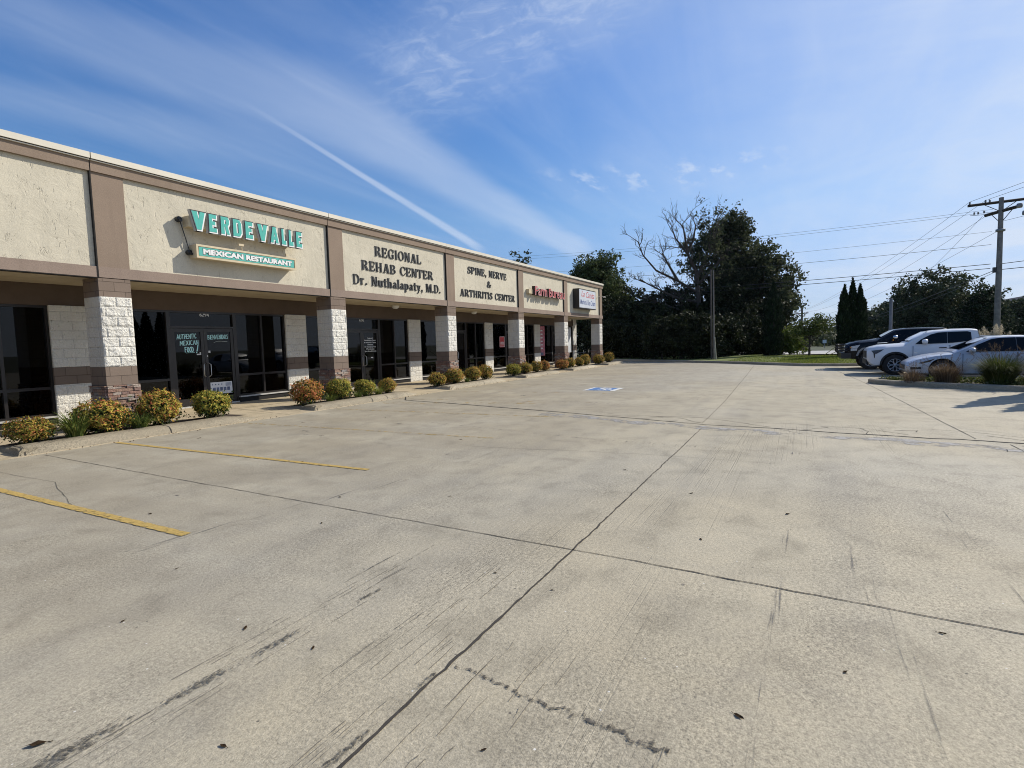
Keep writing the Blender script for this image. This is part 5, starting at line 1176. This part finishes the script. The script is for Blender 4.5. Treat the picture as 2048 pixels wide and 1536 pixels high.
# ------------------------------------------------------------------ poles and wires
PB = Vector((43.75, -10.62, 0))
t = thing('utility_pole', 'tall wooden utility pole with two crossarms at the right of the photo', 'utility pole', PB)
b = MB(); b.tube([PB+Vector((0, 0, -.3)), PB+Vector((.15, -.02, 5)), PB+Vector((.42, -.06, 9.75))], [.17, .155, .12], 12); b.build('pole', M_POLE, t)
def arm(a, c, z0, z1, th=.075):
    b = MB(); b.tube([(*a, z0), (*c, z1)], th, 4); return b
A1, A1e = (44.35, -9.10), (44.05, -12.4)
b = arm(A1, A1e, 9.50, 9.50, .085); b.build('crossarm', M_XARM, t)
A2, A2e = (44.75, -10.05), (43.45, -11.35)
b = arm(A2, A2e, 8.85, 9.0, .10); b.build('crossarm', M_XARM, t)
b = MB()
for p, q in (((44.3, -9.9, 9.45), (44.13, -10.68, 8.9)), ((44.15, -11.4, 9.45), (44.13, -10.68, 8.9)), ((44.4, -10.3, 8.8), (44.1, -10.68, 8.2)), ((43.7, -11.1, 8.9), (44.1, -10.68, 8.2))): b.tube([p, q], .022, 5)
b.build('brace', M_XARM, t)
def insul(b, p, r_=.06, h_=.16): b.lathe([(0, 0), (r_*.6, 0), (r_, h_*.3), (r_*.55, h_*.45), (r_, h_*.6), (r_*.5, h_), (0, h_)], p, 'z', 8)
for p in ((44.34, -9.2, 9.58), (44.27, -9.95, 9.58), (44.25, -10.15, 9.58), (44.1, -11.9, 9.58), (44.62, -9.5, 8.96), (44.66, -9.7, 8.96), (44.7, -10.0, 9.0)):
    b = MB(); insul(b, p); b.build('insulator', M_GREYM, t)
b = MB()
b.tube([(44.6, -9.3, 8.92), (44.75, -10.1, 8.92)], .015, 5); b.build('bracket', M_BLACK, t)
for p in ((43.45, -11.35, 9.02), (43.35, -11.6, 8.55), (43.3, -11.75, 9.02)):
    b = MB(); b.lathe([(0, -.14), (.13, -.12), (.15, 0), (.13, .13), (0, .15)], p, 'z', 10); b.build('surge_arrester', M_GREYM, t)
b = MB(); b.lathe([(.19, -.08), (.24, -.06), (.24, .06), (.19, .08)], (44.02, -10.66, 7.75), 'z', 12); b.build('band', M_GREYM, t)
b = MB(); b.box(43.83, 44.03, -10.62, -10.35, 5.18, 5.5); b.build('cable_box', M_BLACK, t)
wl = random.Random(2)
def wire(a, c, sag, r_, label, group):
    a = Vector(a); c = Vector(c); b = MB(); n = 18
    b.tube([a.lerp(c, i/n)-Vector((0, 0, sag*4*(i/n)*(1-i/n))) for i in range(n+1)], r_, 5, caps=False); o = b.build('power_line', M_WIRE); tag(o, label, 'wire', group)
FPX, FPY = 125.6, .15
t = thing('utility_pole', 'distant utility pole with one crossarm above the young tree', 'utility pole', (FPX, FPY, 0))
b = MB(); b.tube([(FPX, FPY, -1), (FPX+.1, FPY, 7.2)], [.22, .17], 8); b.build('pole', M_XARM, t)
b = MB(); b.tube([(FPX-.4, FPY+1.15, 6.0), (FPX+.4, FPY-1.15, 6.15)], .09, 4); b.build('crossarm', M_XARM, t)
b = MB()
for s_ in (-1, 1): b.tube([(FPX, FPY+.8*s_, 6.0), (FPX, FPY, 5.4)], .04, 4)
b.build('brace', M_XARM, t)
b = MB(); b.lathe([(0, -.5), (.22, -.5), (.22, .35), (0, .4)], (FPX, FPY+.32, 4.6), 'z', 10); b.build('transformer', M_GREYM, t)
for s_ in (-1.05, -.75, .75, 1.05):
    b = MB(); insul(b, (FPX, FPY+s_, 6.1), .10, .3); b.build('insulator', M_GREYM, t)
GWR = 'power lines from the big utility pole to the distant pole'; GWL = 'cables from the big utility pole across the grove'; GWN = 'power lines leaving the big utility pole to the upper right'
wire((44.34, -9.2, 9.74), (FPX, FPY+1.05, 6.35), 1.0, .010, 'highest and leftmost line sloping down from the top crossarm to the distant pole', GWR)
wire((44.25, -10.0, 9.74), (FPX, FPY+.75, 6.35), 1.0, .010, 'second line sloping from the top crossarm to the distant pole', GWR)
wire((44.3, -10.2, 8.9), (FPX, FPY-.75, 6.35), 1.3, .010, 'third line sloping from the lower crossarm to the distant pole', GWR)
wire((44.1, -10.66, 7.8), (FPX, FPY-.1, 5.0), 1.2, .010, 'lowest thin line from the pole band to the distant pole', GWR)
wire((44.6, -9.9, 8.8), (74.5, -8.6, 4.6), .3, .010, 'steep thin line falling from the lower crossarm into the oak tops', GWR)
wire((43.95, -10.5, 5.35), (FPX, FPY-.3, 2.8), 1.1, .020, 'thick cable falling left from the cable box on the pole', GWR)
wire((43.95, -10.45, 5.2), (88, -5, 3.2), .7, .012, 'thinner cable just under the thick one left of the cable box', GWR)
for i, (z, r_, zs, lab) in enumerate(((9.1, .008, 13.4, 'topmost faint cable running left behind the tall oak'), (8.95, .008, 13.0, 'second faint cable running left behind the tall oak'), (7.75, .008, 11.2, 'middle faint cable running left behind the tall oak'), (6.95, .012, 10.2, 'dark middle cable running left into the oak crown'), (5.75, .020, 8.3, 'upper of the two thick cables running left into the grove'), (5.48, .020, 7.9, 'lower of the two thick cables running left into the grove'))):
    wire((44.2, -10.3, z), (58, 52, zs+.3), .9, r_, lab, GWL)
wire((44.34, -9.2, 9.74), (31, -24, 13.6), .2, .011, 'uppermost line rising from the top crossarm to the upper right', GWN)
wire((44.25, -10.05, 9.74), (31, -25, 13.4), .2, .011, 'second line rising from the top crossarm to the upper right', GWN)
wire((44.1, -10.75, 8.3), (31, -25, 10.4), .2, .010, 'line leaving the pole to the right just above the metal band', GWN)
wire((44.0, -10.75, 5.7), (31, -25, 6.9), .3, .020, 'upper thick cable leaving the pole to the right', GWN)
wire((44.0, -10.75, 5.35), (31, -25, 6.1), .3, .022, 'lower thick cable leaving the pole to the right', GWN)
# two thin wooden poles and a short guy marker by the grove
def thin_pole(p, h_, r_, lab, lean=(0, 0), m=M_POLE, name='wooden_pole', cat='pole'):
    t = thing(name, lab, cat, p); p = Vector(p); b = MB(); b.tube([p+Vector((0, 0, -.2)), p+Vector((lean[0]*h_, lean[1]*h_, h_))], [r_*1.15, r_*.85], 8); b.build('shaft', m, t)
    b = MB(); b.lathe([(0, .06), (r_*.9, .03), (r_*.95, -.02)], p+Vector((lean[0]*h_, lean[1]*h_, h_)), 'z', 8); b.build('cap', m, t)
M_POLE2 = plain('grey_pole_wood', (.17, .155, .135), .9, .2, 4)
PP = [at_px(x, d) for x, d in ((1424.5, 36.3), (1429.5, 36.0), (1434, 35.7))]
thin_pole((*PP[0][:2], .1), 6.0, .05, 'left and darker of the two thin wooden poles in front of the grove', (.004, .010), plain('dark_pole_wood', (.085, .075, .065), .9, .2, 4)); thin_pole((*PP[1][:2], .1), 5.95, .045, 'right and paler of the two thin wooden poles in front of the grove', (.004, .010), M_POLE2)
thin_pole((*PP[2][:2], .1), 1.5, .04, 'short leaning pale stake at the foot of the two thin poles', (-.01, .07), plain('pale_stake', (.36, .34, .26), .8, .15), 'stake', 'stake')
thin_pole((*at_px(1781, 47)[:2], 0), 4.55, .13, 'thick grey metal pole rising behind the pickup trucks', (0, 0), plain('galvanised_pole', (.13, .14, .16), .5, .12), 'metal_pole')
t = thing('guy_guard', 'yellow guy wire guards slanting up to the left of the three arborvitae', 'guy wire', at_px(1660, 36)); b = MB(); c0 = Vector(at_px(1646, 36))+Vector((0, 0, .15)); c1 = Vector(at_px(1684, 35))+Vector((0, 0, 1.1)); c2 = Vector(at_px(1686, 36))+Vector((0, 0, .62))
b.tube([c0, c1], .022, 6); b.build('guard', plain('yellow_plastic', (.42, .33, .08), .5, .1), t); b = MB(); b.tube([c0+Vector((.3, -.2, 0)), c2], .022, 6); b.build('guard', MATS['yellow_plastic'], t)
t = thing('roadside_sign', 'tiny white square sign on a post across the road', 'sign', at_px(1650, 64)); p = Vector(at_px(1650, 64)); b = MB(); b.tube([p, p+Vector((0, 0, 1.0))], .03, 5); b.build('post', M_GREYM, t); b = MB(); b.box(p.x-.03, p.x+.0, p.y-.2, p.y+.2, .6, 1.0); b.build('plate', M_WHT, t)
# far building at the right edge
bp = Vector(at_px(2048, 78)); t = thing('house', 'low brown roofed building among trees at the right edge', 'house', bp)
b = MB(); b.box(bp.x-4, bp.x+8, bp.y-9, bp.y+1.6, 0, 5.0); b.build('wall', plain('far_wall', (.22, .18, .16), .9, .1), t)
b = MB(); b.prism([(bp.y-9.6, 5.0), (bp.y+2.2, 5.0), (bp.y+1.0, 6.3), (bp.y-8.4, 6.3)], bp.x-4.6, bp.x+8.6, 'x'); b.build('roof', plain('far_roof', (.14, .11, .105), .9, .1), t)
# ------------------------------------------------------------------ vehicles (local: s = back from the nose, w = across, z up)
def car_paint(name, col, metal=0.0, rough=.32, dust=.35):
    m, g = material(name); tc = g.n('ShaderNodeTexCoord').outputs['Object']; d = g.noise(tc, 3, 5, .65)
    low = g.sstep(g.n('ShaderNodeSeparateXYZ', {0: tc}).outputs[2], .75, .15)
    c = g.mix(g.m('MULTIPLY', g.m('MULTIPLY', low, g.sstep(d, .35, .65)), dust), col, (.20, .17, .13))   # road dust
    p = principled(g, c, g.m('ADD', rough, g.m('MULTIPLY', d, .12)), Metallic=metal, **{'Specular IOR Level': .5 if dust > .1 else .22, 'Coat Weight': .5 if dust > .1 else .05, 'Coat Roughness': .08}); surf(g, p.outputs[0]); return m
M_PWHITE = car_paint('white_car_paint', (.70, .71, .72)); M_PSILV = car_paint('white_pearl_paint', (.50, .52, .56), .2); M_PBLACK = car_paint('black_car_paint', (.004, .0045, .007), 0.0, .2, .03)
M_TYRE = plain('tyre', (.018, .017, .016), .85, .3, 12); M_RIM = plain('alloy', (.42, .43, .44), .35, .1, metal=.7); M_RIMD = plain('dark_wheel', (.02, .02, .02), .5, .1)
M_TRIM = plain('black_trim', (.016, .016, .017), .6, .2); M_LAMP = plain('lamp_lens', (.50, .50, .50), .15, .15, 20); M_LAMPD = plain('smoked_lens', (.04, .035, .035), .1, .2, 20); M_AMBER = plain('amber_lens', (.55, .22, .03), .2, .1); M_CHROME = plain('chrome', (.62, .63, .64), .15, .05, metal=1.0)

def lerp_prof(prof, s):
    xs = [p[0] for p in prof]; return float(np.interp(s, xs, [p[1] for p in prof]))
def make_car(name, label, cat, loc, rz, spec, group):
    t = thing(name, label, cat, loc, rz, group); t['_local'] = 1
    W2 = spec['half']; top = spec['top']; bot = spec['bot']; belt = spec['belt']; L = top[-1][0]
    # body lofted through stations
    ss = sorted(set([round(x, 3) for x in np.linspace(0, L, 44)]+[p[0] for p in top]))
    b = MB(); rings = []
    for s_ in ss:
        zt = lerp_prof(top, s_); zb = lerp_prof(bot, s_); hw = W2*lerp_prof(spec['plan'], s_); zs = min(lerp_prof(belt, s_), zt-.01)
        zm = zb+(zs-zb)*.55; cr = spec.get('crown', .03)
        half = [(0, zb), (hw*.86, zb), (hw*.97, zb+.05), (hw*1.0, zm), (hw*.985, zs-.06), (hw*.955, zs), (hw*.80, max(zs, zt)), (hw*.4, zt+cr*.7), (0, zt+cr)]
        ring = [(w_, z_) for w_, z_ in half]+[(-w_, z_) for w_, z_ in half[-2:0:-1]]; rings.append([(w_, s_, z_) for w_, z_ in ring])
    n = len(rings[0]); vs = [q for r_ in rings for q in r_]
    fs = [(i*n+k, i*n+(k+1) % n, (i+1)*n+(k+1) % n, (i+1)*n+k) for i in range(len(rings)-1) for k in range(n)]
    b.add(vs, fs, 0, True); b.f.append(list(range(n))); b.mi.append(0); b.sm.append(False)
    b.f.append(list(range(len(vs)-n, len(vs)))[::-1]); b.mi.append(0); b.sm.append(False)
    body = b.build('body', [spec['paint'], M_TRIM], t)
    # wheel wells cut out of the body
    cut = MB()
    for sw in spec['wheels']:
        for sgn in (-1, 1): cut.lathe([(0, -.34), (spec['arch'], -.34), (spec['arch'], .34), (0, .34)], (sgn*W2, sw, spec['wz']+.02), 'x', 28, 1, False)
    co = cut.build('cutter', [spec['paint'], M_TRIM]); co.parent = t
    bm = bmesh.new(); bm.from_mesh(co.data); bmesh.ops.remove_doubles(bm, verts=bm.verts, dist=1e-4); bmesh.ops.recalc_face_normals(bm, faces=bm.faces); bm.to_mesh(co.data); bm.free()
    md = body.modifiers.new('wells', 'BOOLEAN'); md.operation = 'DIFFERENCE'; md.object = co; md.solver = 'EXACT'
    bpy.context.view_layer.update(); dg = bpy.context.evaluated_depsgraph_get(); me = bpy.data.meshes.new_from_object(body.evaluated_get(dg)); body.modifiers.clear(); body.data = me; me.set_sharp_from_angle(angle=R(32))
    bpy.data.objects.remove(co)
    # cabin
    cab = spec['cabin']; zb_ = spec['cab_z']; hb, hr = W2*.945, W2*spec['tumble']
    b = MB(); rings = []
    def hw_at(s_, z_): 
        zr = lerp_prof(cab, s_); f = (z_-zb_(s_))/max(.05, spec['roof']-zb_(s_)); return hb+(hr-hb)*min(1, max(0, f))
    for s_ in sorted(set([round(x, 3) for x in np.linspace(cab[0][0], cab[-1][0], 26)]+[p[0] for p in cab])):
        zt = lerp_prof(cab, s_); z0 = zb_(s_)-.05; zt = max(zt, z0+.02); h0 = hw_at(s_, z0); h1 = hw_at(s_, max(z0, zt-.05))
        half = [(0, z0), (h0, z0), (h1, max(z0+.01, zt-.05)), (h1*.93, zt-.012), (h1*.6, zt+.012), (0, zt+.02)]
        rings.append([(w_, s_, z_) for w_, z_ in half]+[(-w_, s_, z_) for w_, z_ in half[-2:0:-1]])
    n = len(rings[0]); vs = [q for r_ in rings for q in r_]
    b.add(vs, [(i*n+k, i*n+(k+1) % n, (i+1)*n+(k+1) % n, (i+1)*n+k) for i in range(len(rings)-1) for k in range(n)], 0, True); b.add(vs[:n], [tuple(range(n))]); b.add(vs[-n:], [tuple(range(n))])
    b.build('cabin', spec['paint'], t, sharp=35)
    for poly in spec['side_glass']:
        for sgn in (-1, 1):
            vv = [(sgn*(hw_at(s_, z_)+.007), s_, z_) for s_, z_ in poly]; b = MB(); b.add(vv, [tuple(range(len(vv)))]); b.build('side_window', spec['glass'], t)
    s0, s1 = spec['shield']
    for nm, (sa, sb) in (('windshield', (s0, s1)), ('rear_window', spec['back'])):
        za, zc_ = lerp_prof(cab, sa), lerp_prof(cab, sb); d = Vector((0, sb-sa, zc_-za)).normalized(); nn = Vector((0, -d.z, d.y)); nn = nn if nn.z > 0 else -nn; o_ = nn*.022
        lo_, hi_ = (sa, za), (sb, zc_)
        q = [(-hw_at(*lo_)*.90, sa+o_.y, za+o_.z), (hw_at(*lo_)*.90, sa+o_.y, za+o_.z), (hw_at(*hi_)*.88, sb+o_.y, zc_+o_.z), (-hw_at(*hi_)*.88, sb+o_.y, zc_+o_.z)]
        b = MB(); b.add(q, [(0, 1, 2, 3)]); b.build(nm, M_CGLASS, t)
    # wheels
    wr, rr_ = spec['wr'], spec['rim']
    for sw in spec['wheels']:
        for sgn in (-1, 1):
            c = (sgn*(W2-.13), sw, spec['wz']); b = MB()
            b.lathe([(rr_, -.11), (wr*.93, -.115), (wr, -.08), (wr, .08), (wr*.93, .115), (rr_, .11)], c, 'x', 32); ty = b.build('wheel', M_TYRE, t)
            b = MB(); o_ = sgn*.06
            b.lathe([(0, o_*.2), (rr_*.9, o_*.2), (rr_*.98, sgn*.10), (rr_, sgn*.105)], c, 'x', 28, 1)
            for k in range(spec['spokes']):
                a = 2*math.pi*k/spec['spokes']
                for da in (-.14, .14):
                    u = Vector((0, math.cos(a+da*.5), math.sin(a+da*.5))); u2 = Vector((0, math.cos(a+da*2.0), math.sin(a+da*2.0))); cc = Vector(c)+Vector((sgn*.085, 0, 0))
                    b.tube([cc+u*rr_*.12, cc+u*rr_*.55, cc+u2*rr_*.95], [.022, .018, .020], 4, 0)
            b.lathe([(0, sgn*.105), (.045, sgn*.10), (.05, sgn*.08)], c, 'x', 12); b.lathe([(rr_*.93, sgn*.095), (rr_*1.0, sgn*.112), (rr_*1.02, sgn*.10)], c, 'x', 28, 0)
            b.build('rim', [spec.get('rimmat', M_RIM), M_RIMD], ty)
    # lamps, mirrors, handles, bumper pieces
    def sidepoly(nm, poly, m, off=.006, mirror=True):
        for sgn in ((-1, 1) if mirror else (-1,)):
            vv = []
            for s_, z_ in poly:
                hw = W2*lerp_prof(spec['plan'], s_); vv.append((sgn*(hw*1.0+off), s_, z_))
            k_ = len(vv); b = MB(); b.add(vv+[(v[0]-sgn*.05, v[1], v[2]) for v in vv], [tuple(range(k_))]+[(i, (i+1) % k_, (i+1) % k_+k_, i+k_) for i in range(k_)]); b.build(nm, m, t)
    for nm, poly, m in spec['side']: sidepoly(nm, poly, m)
    for nm, (w0, w1, s_, ds, z0, z1), m in spec['front']:
        b = MB(); b.box(w0, w1, s_, s_+ds, z0, z1); b.build(nm, m, t)
    ms, mz = spec['mirror']
    for sgn in (-1, 1):
        b = MB(); x = sgn*(W2+.10); b.lathe([(0, -.10), (.07, -.08), (.095, 0), (.08, .07), (0, .09)], (x, ms, mz), 'y', 12); 
        for i in range(len(b.v)): v = b.v[i]; b.v[i] = (x+(v[0]-x)*1.25, v[1], mz+(v[2]-mz)*1.0)
        mi_ = b.build('mirror', spec['mirmat'], t); b = MB(); b.tube([(sgn*W2*.93, ms+.05, mz-.07), (x, ms, mz-.07)], .03, 5); b.build('mirror_arm', M_TRIM, mi_)
    return t
GC = 'cars parked nose in along the right side of the lot'
# --- white sedan
sed = dict(half=.92, paint=M_PSILV, glass=M_CGLASS, crown=.02,
  top=[(0, .48), (.03, .55), (.10, .60), (.30, .71), (.66, .81), (1.14, .88), (1.5, .92), (2.6, .96), (4.0, .99), (4.55, .98), (4.68, .86), (4.72, .62)],
  bot=[(0, .30), (.12, .20), (.6, .17), (4.2, .18), (4.6, .28), (4.72, .40)], belt=[(0, .48), (.3, .68), (.8, .80), (1.5, .88), (3.2, .91), (4.4, .93), (4.72, .6)],
  plan=[(0, .70), (.10, .82), (.35, .93), (.9, .985), (2.4, 1), (3.9, .985), (4.5, .92), (4.72, .80)],
  wheels=(.98, 3.68), wr=.325, rim=.225, wz=.325, arch=.375, spokes=5, roof=1.42, tumble=.70, cab_z=lambda s_: .90,
  cabin=[(1.28, .93), (1.75, 1.16), (2.06, 1.33), (2.36, 1.405), (2.75, 1.425), (3.15, 1.42), (3.6, 1.36), (4.2, 1.12), (4.55, .97)], shield=(1.42, 2.18), back=(3.75, 4.4),
  side_glass=[[(1.58, .93), (1.88, 1.15), (2.24, 1.325), (2.45, 1.365), (2.85, 1.375), (2.865, .945)], [(2.875, .945), (2.86, 1.375), (3.2, 1.365), (3.55, 1.29), (3.72, 1.14), (3.70, .955)]],
  side=[('headlight', [(.34, .575), (.78, .715), (.66, .62), (.42, .54)], M_LAMPD), ('headlight_trim', [(.03, .50), (.36, .585), (.40, .54), (.06, .46)], M_CHROME), ('door_handle', [(2.55, .80), (2.75, .815), (2.75, .785), (2.55, .775)], M_PSILV), ('door_seam', [(1.50, .30), (1.51, .30), (1.51, .87), (1.50, .87)], M_TRIM), ('door_seam', [(2.86, .30), (2.87, .30), (2.87, .9), (2.86, .9)], M_TRIM), ('door_handle', [(3.55, .82), (3.75, .835), (3.75, .805), (3.55, .795)], M_PSILV), ('taillight', [(4.35, .78), (4.66, .80), (4.62, .66), (4.4, .68)], M_REDS), ('side_lamp', [(.14, .34), (.42, .36), (.40, .44), (.12, .42)], M_TRIM)],
  front=[('grille', (-.52, .52, -.012, .06, .34, .50), M_TRIM), ('number_plate', (-.26, .26, 4.715, .02, .55, .67), M_WPLATE)], mirror=(1.72, .98), mirmat=M_PSILV)
make_car('parked_sedan', 'white sedan parked behind the ornamental grass, nearest of the parked vehicles', 'car', (22.55+.92, -3.15, 0), math.pi, sed, GC)
# --- white pickup
tac = dict(half=.95, paint=M_PWHITE, glass=M_CGLASS, crown=.03,
  top=[(0, .93), (.04, 1.0), (.14, 1.06), (.40, 1.13), (.9, 1.165), (1.28, 1.19), (3.40, 1.19), (3.42, 1.22), (5.30, 1.22), (5.36, 1.18)],
  bot=[(0, .55), (.10, .42), (.22, .33), (.5, .36), (1.4, .36), (4.2, .42), (5.2, .5), (5.36, .6)], belt=[(0, .80), (.15, .98), (.5, 1.05), (1.3, 1.10), (3.4, 1.12), (5.36, 1.15)],
  plan=[(0, .80), (.10, .90), (.3, .97), (.8, 1.0), (2.4, 1.0), (5.1, .99), (5.36, .95)],
  wheels=(.90, 4.24), wr=.40, rim=.24, wz=.385, arch=.49, spokes=6, roof=1.69, tumble=.80, cab_z=lambda s_: 1.13+.03*max(0, s_-1.3)/2,
  cabin=[(1.20, 1.18), (1.52, 1.43), (1.86, 1.61), (2.15, 1.665), (2.7, 1.695), (3.2, 1.69), (3.34, 1.67), (3.40, 1.35), (3.42, 1.2)], shield=(1.30, 1.92), back=(3.345, 3.40),
  side_glass=[[(1.50, 1.165), (1.68, 1.34), (1.98, 1.52), (2.2, 1.585), (2.46, 1.60), (2.465, 1.185)], [(2.475, 1.19), (2.47, 1.602), (3.05, 1.605), (3.15, 1.57), (3.17, 1.30), (3.08, 1.25), (2.62, 1.195)]],
  side=[('headlight', [(.13, .945), (.53, .995), (.42, .90), (.29, .82), (.20, .835)], M_LAMPD), ('headlight_trim', [(.20, .84), (.26, .83), (.245, .66), (.22, .66)], M_TRIM), ('door_seam', [(1.43, .45), (1.442, .45), (1.442, 1.09), (1.43, 1.09)], M_TRIM), ('door_seam', [(2.53, .45), (2.542, .45), (2.542, 1.11), (2.53, 1.11)], M_TRIM), ('door_handle', [(2.22, 1.04), (2.44, 1.045), (2.44, 1.01), (2.22, 1.005)], M_TRIM), ('door_handle', [(3.05, 1.05), (3.25, 1.055), (3.25, 1.02), (3.05, 1.015)], M_TRIM), ('badge', [(1.46, .865), (1.60, .88), (1.60, .865), (1.46, .85)], M_CHROME), ('wheel_arch_trim', [(.43, .40), (.44, .52), (.52, .70), (.68, .83), (.90, .875), (1.12, .83), (1.28, .71), (1.36, .56), (1.38, .42), (1.34, .42), (1.31, .55), (1.22, .70), (1.08, .80), (.90, .835), (.71, .79), (.56, .68), (.48, .52), (.47, .40)], M_TRIM), ('taillight', [(5.18, 1.12), (5.33, 1.12), (5.33, .85), (5.2, .85)], M_REDS), ('rocker', [(1.4, .36), (3.7, .40), (3.7, .45), (1.4, .42)], M_TRIM), ('bed_seam', [(3.44, .5), (3.452, .5), (3.452, 1.14), (3.44, 1.14)], M_TRIM)],
  front=[('grille', (-.60, .60, -.02, .08, .66, .93), M_TRIM), ('bumper', (-.70, .70, -.03, .10, .42, .60), M_TRIM), ('number_plate', (-.2, .2, 5.37, .02, .65, .78), M_WPLATE)], mirror=(1.78, 1.26), mirmat=M_PWHITE)
make_car('parked_pickup', 'white pickup truck with alloy wheels parked between the sedan and the black pickup', 'pickup truck', (25.0+.95, -2.24, 0), math.pi, tac, GC)
# --- black pickup with push bumper
blk = dict(half=1.0, paint=M_PBLACK, glass=M_CGLASS, crown=.03,
  top=[(0, 1.03), (.05, 1.12), (.2, 1.19), (.5, 1.27), (1.0, 1.325), (1.32, 1.36), (3.75, 1.36), (3.78, 1.38), (5.7, 1.38), (5.78, 1.32)],
  bot=[(0, .62), (.1, .52), (.3, .47), (1.5, .48), (4.6, .52), (5.6, .6), (5.78, .7)], belt=[(0, .92), (.2, 1.10), (.6, 1.2), (1.3, 1.27), (3.7, 1.28), (5.78, 1.3)],
  plan=[(0, .86), (.10, .92), (.3, .97), (.8, 1.0), (5.5, .99), (5.78, .96)],
  wheels=(.98, 4.55), wr=.42, rim=.25, wz=.40, arch=.52, spokes=6, roof=1.80, tumble=.80, cab_z=lambda s_: 1.29,
  cabin=[(1.22, 1.34), (1.60, 1.58), (1.90, 1.755), (2.3, 1.80), (3.0, 1.805), (3.55, 1.79), (3.68, 1.75), (3.74, 1.4)], shield=(1.32, 1.86), back=(3.68, 3.735),
  side_glass=[[(1.66, 1.33), (1.98, 1.68), (2.1, 1.715), (2.65, 1.725), (2.65, 1.335)], [(2.66, 1.335), (2.66, 1.725), (3.4, 1.715), (3.5, 1.68), (3.5, 1.35)]],
  side=[('headlight', [(.22, 1.05), (.58, 1.12), (.47, .97), (.24, .955)], M_LAMP), ('headlight', [(.22, .945), (.47, .96), (.45, .86), (.22, .85)], M_LAMP), ('indicator', [(.19, 1.03), (.25, 1.03), (.25, .98), (.19, .98)], M_AMBER), ('fender_flare', [(.42, .62), (.50, .85), (.66, .98), (.98, 1.03), (1.30, .98), (1.46, .85), (1.52, .62), (1.44, .62), (1.40, .80), (1.27, .92), (.98, .965), (.70, .92), (.57, .80), (.50, .62)], M_GREYM), ('badge', [(1.22, 1.195), (1.58, 1.21), (1.58, 1.185), (1.22, 1.17)], M_CHROME), ('door_handle', [(2.4, 1.18), (2.62, 1.18), (2.62, 1.15), (2.4, 1.15)], M_TRIM), ('door_seam', [(1.62, .55), (1.63, .55), (1.63, 1.25), (1.62, 1.25)], M_TRIM)],
  front=[('grille', (-.62, .62, -.02, .06, .80, 1.10), M_CHROME), ('bumper', (-1.0, 1.0, -.16, .40, .50, .76), M_BLACK), ('number_plate', (-.2, .2, 5.79, .02, .7, .83), M_WPLATE)], mirror=(1.86, 1.42), mirmat=M_CHROME)
bt = make_car('parked_pickup', 'black pickup truck with a tubular push bumper, farthest of the parked vehicles', 'pickup truck', (28.75+1.0, -1.72, 0), math.pi, blk, GC)
b = MB()
for z_ in (.86, .98, 1.12): b.tube([(-.92, .10, z_), (-.90, -.16, z_), (-.5, -.27, z_), (.5, -.27, z_), (.90, -.16, z_), (.92, .10, z_)], .03, 6)
for x_ in (-.5, .5): b.tube([(x_, -.28, .75), (x_, -.28, 1.16)], .035, 6)
b.build('push_bar', M_BLACK, bt)
for sgn in (-1, 1):
    b = MB(); b.lathe([(0, -.02), (.03, -.02), (.03, .02), (0, .02)], (sgn*1.13, 1.78, 1.30), 'x', 8); b.build('mirror_indicator', M_AMBER, bt)
# ------------------------------------------------------------------ the air
hb = MB(); hb.box(-1600, 5100, -4500, 4500, -1.06, 95); m, g = material('thin_haze')
g.nt.links.new(g.n('ShaderNodeVolumePrincipled', {'Color': (.78, .86, 1, 1), 'Density': 5e-5, 'Anisotropy': .2}).outputs[0], g.out.inputs[1])
hz_ = hb.build('haze', m); hz_['kind'] = 'stuff'
# ------------------------------------------------------------------ tidy: helper marks are not part of the scene description
for o in list(C.objects):
    if '_local' in o: del o['_local']
SC.cycles.pixel_filter_type = 'BLACKMAN_HARRIS'; SC.cycles.filter_width = 1.0
SC.cycles.max_bounces = 8; SC.cycles.transparent_max_bounces = 16; SC.cycles.diffuse_bounces = 2; SC.cycles.glossy_bounces = 4
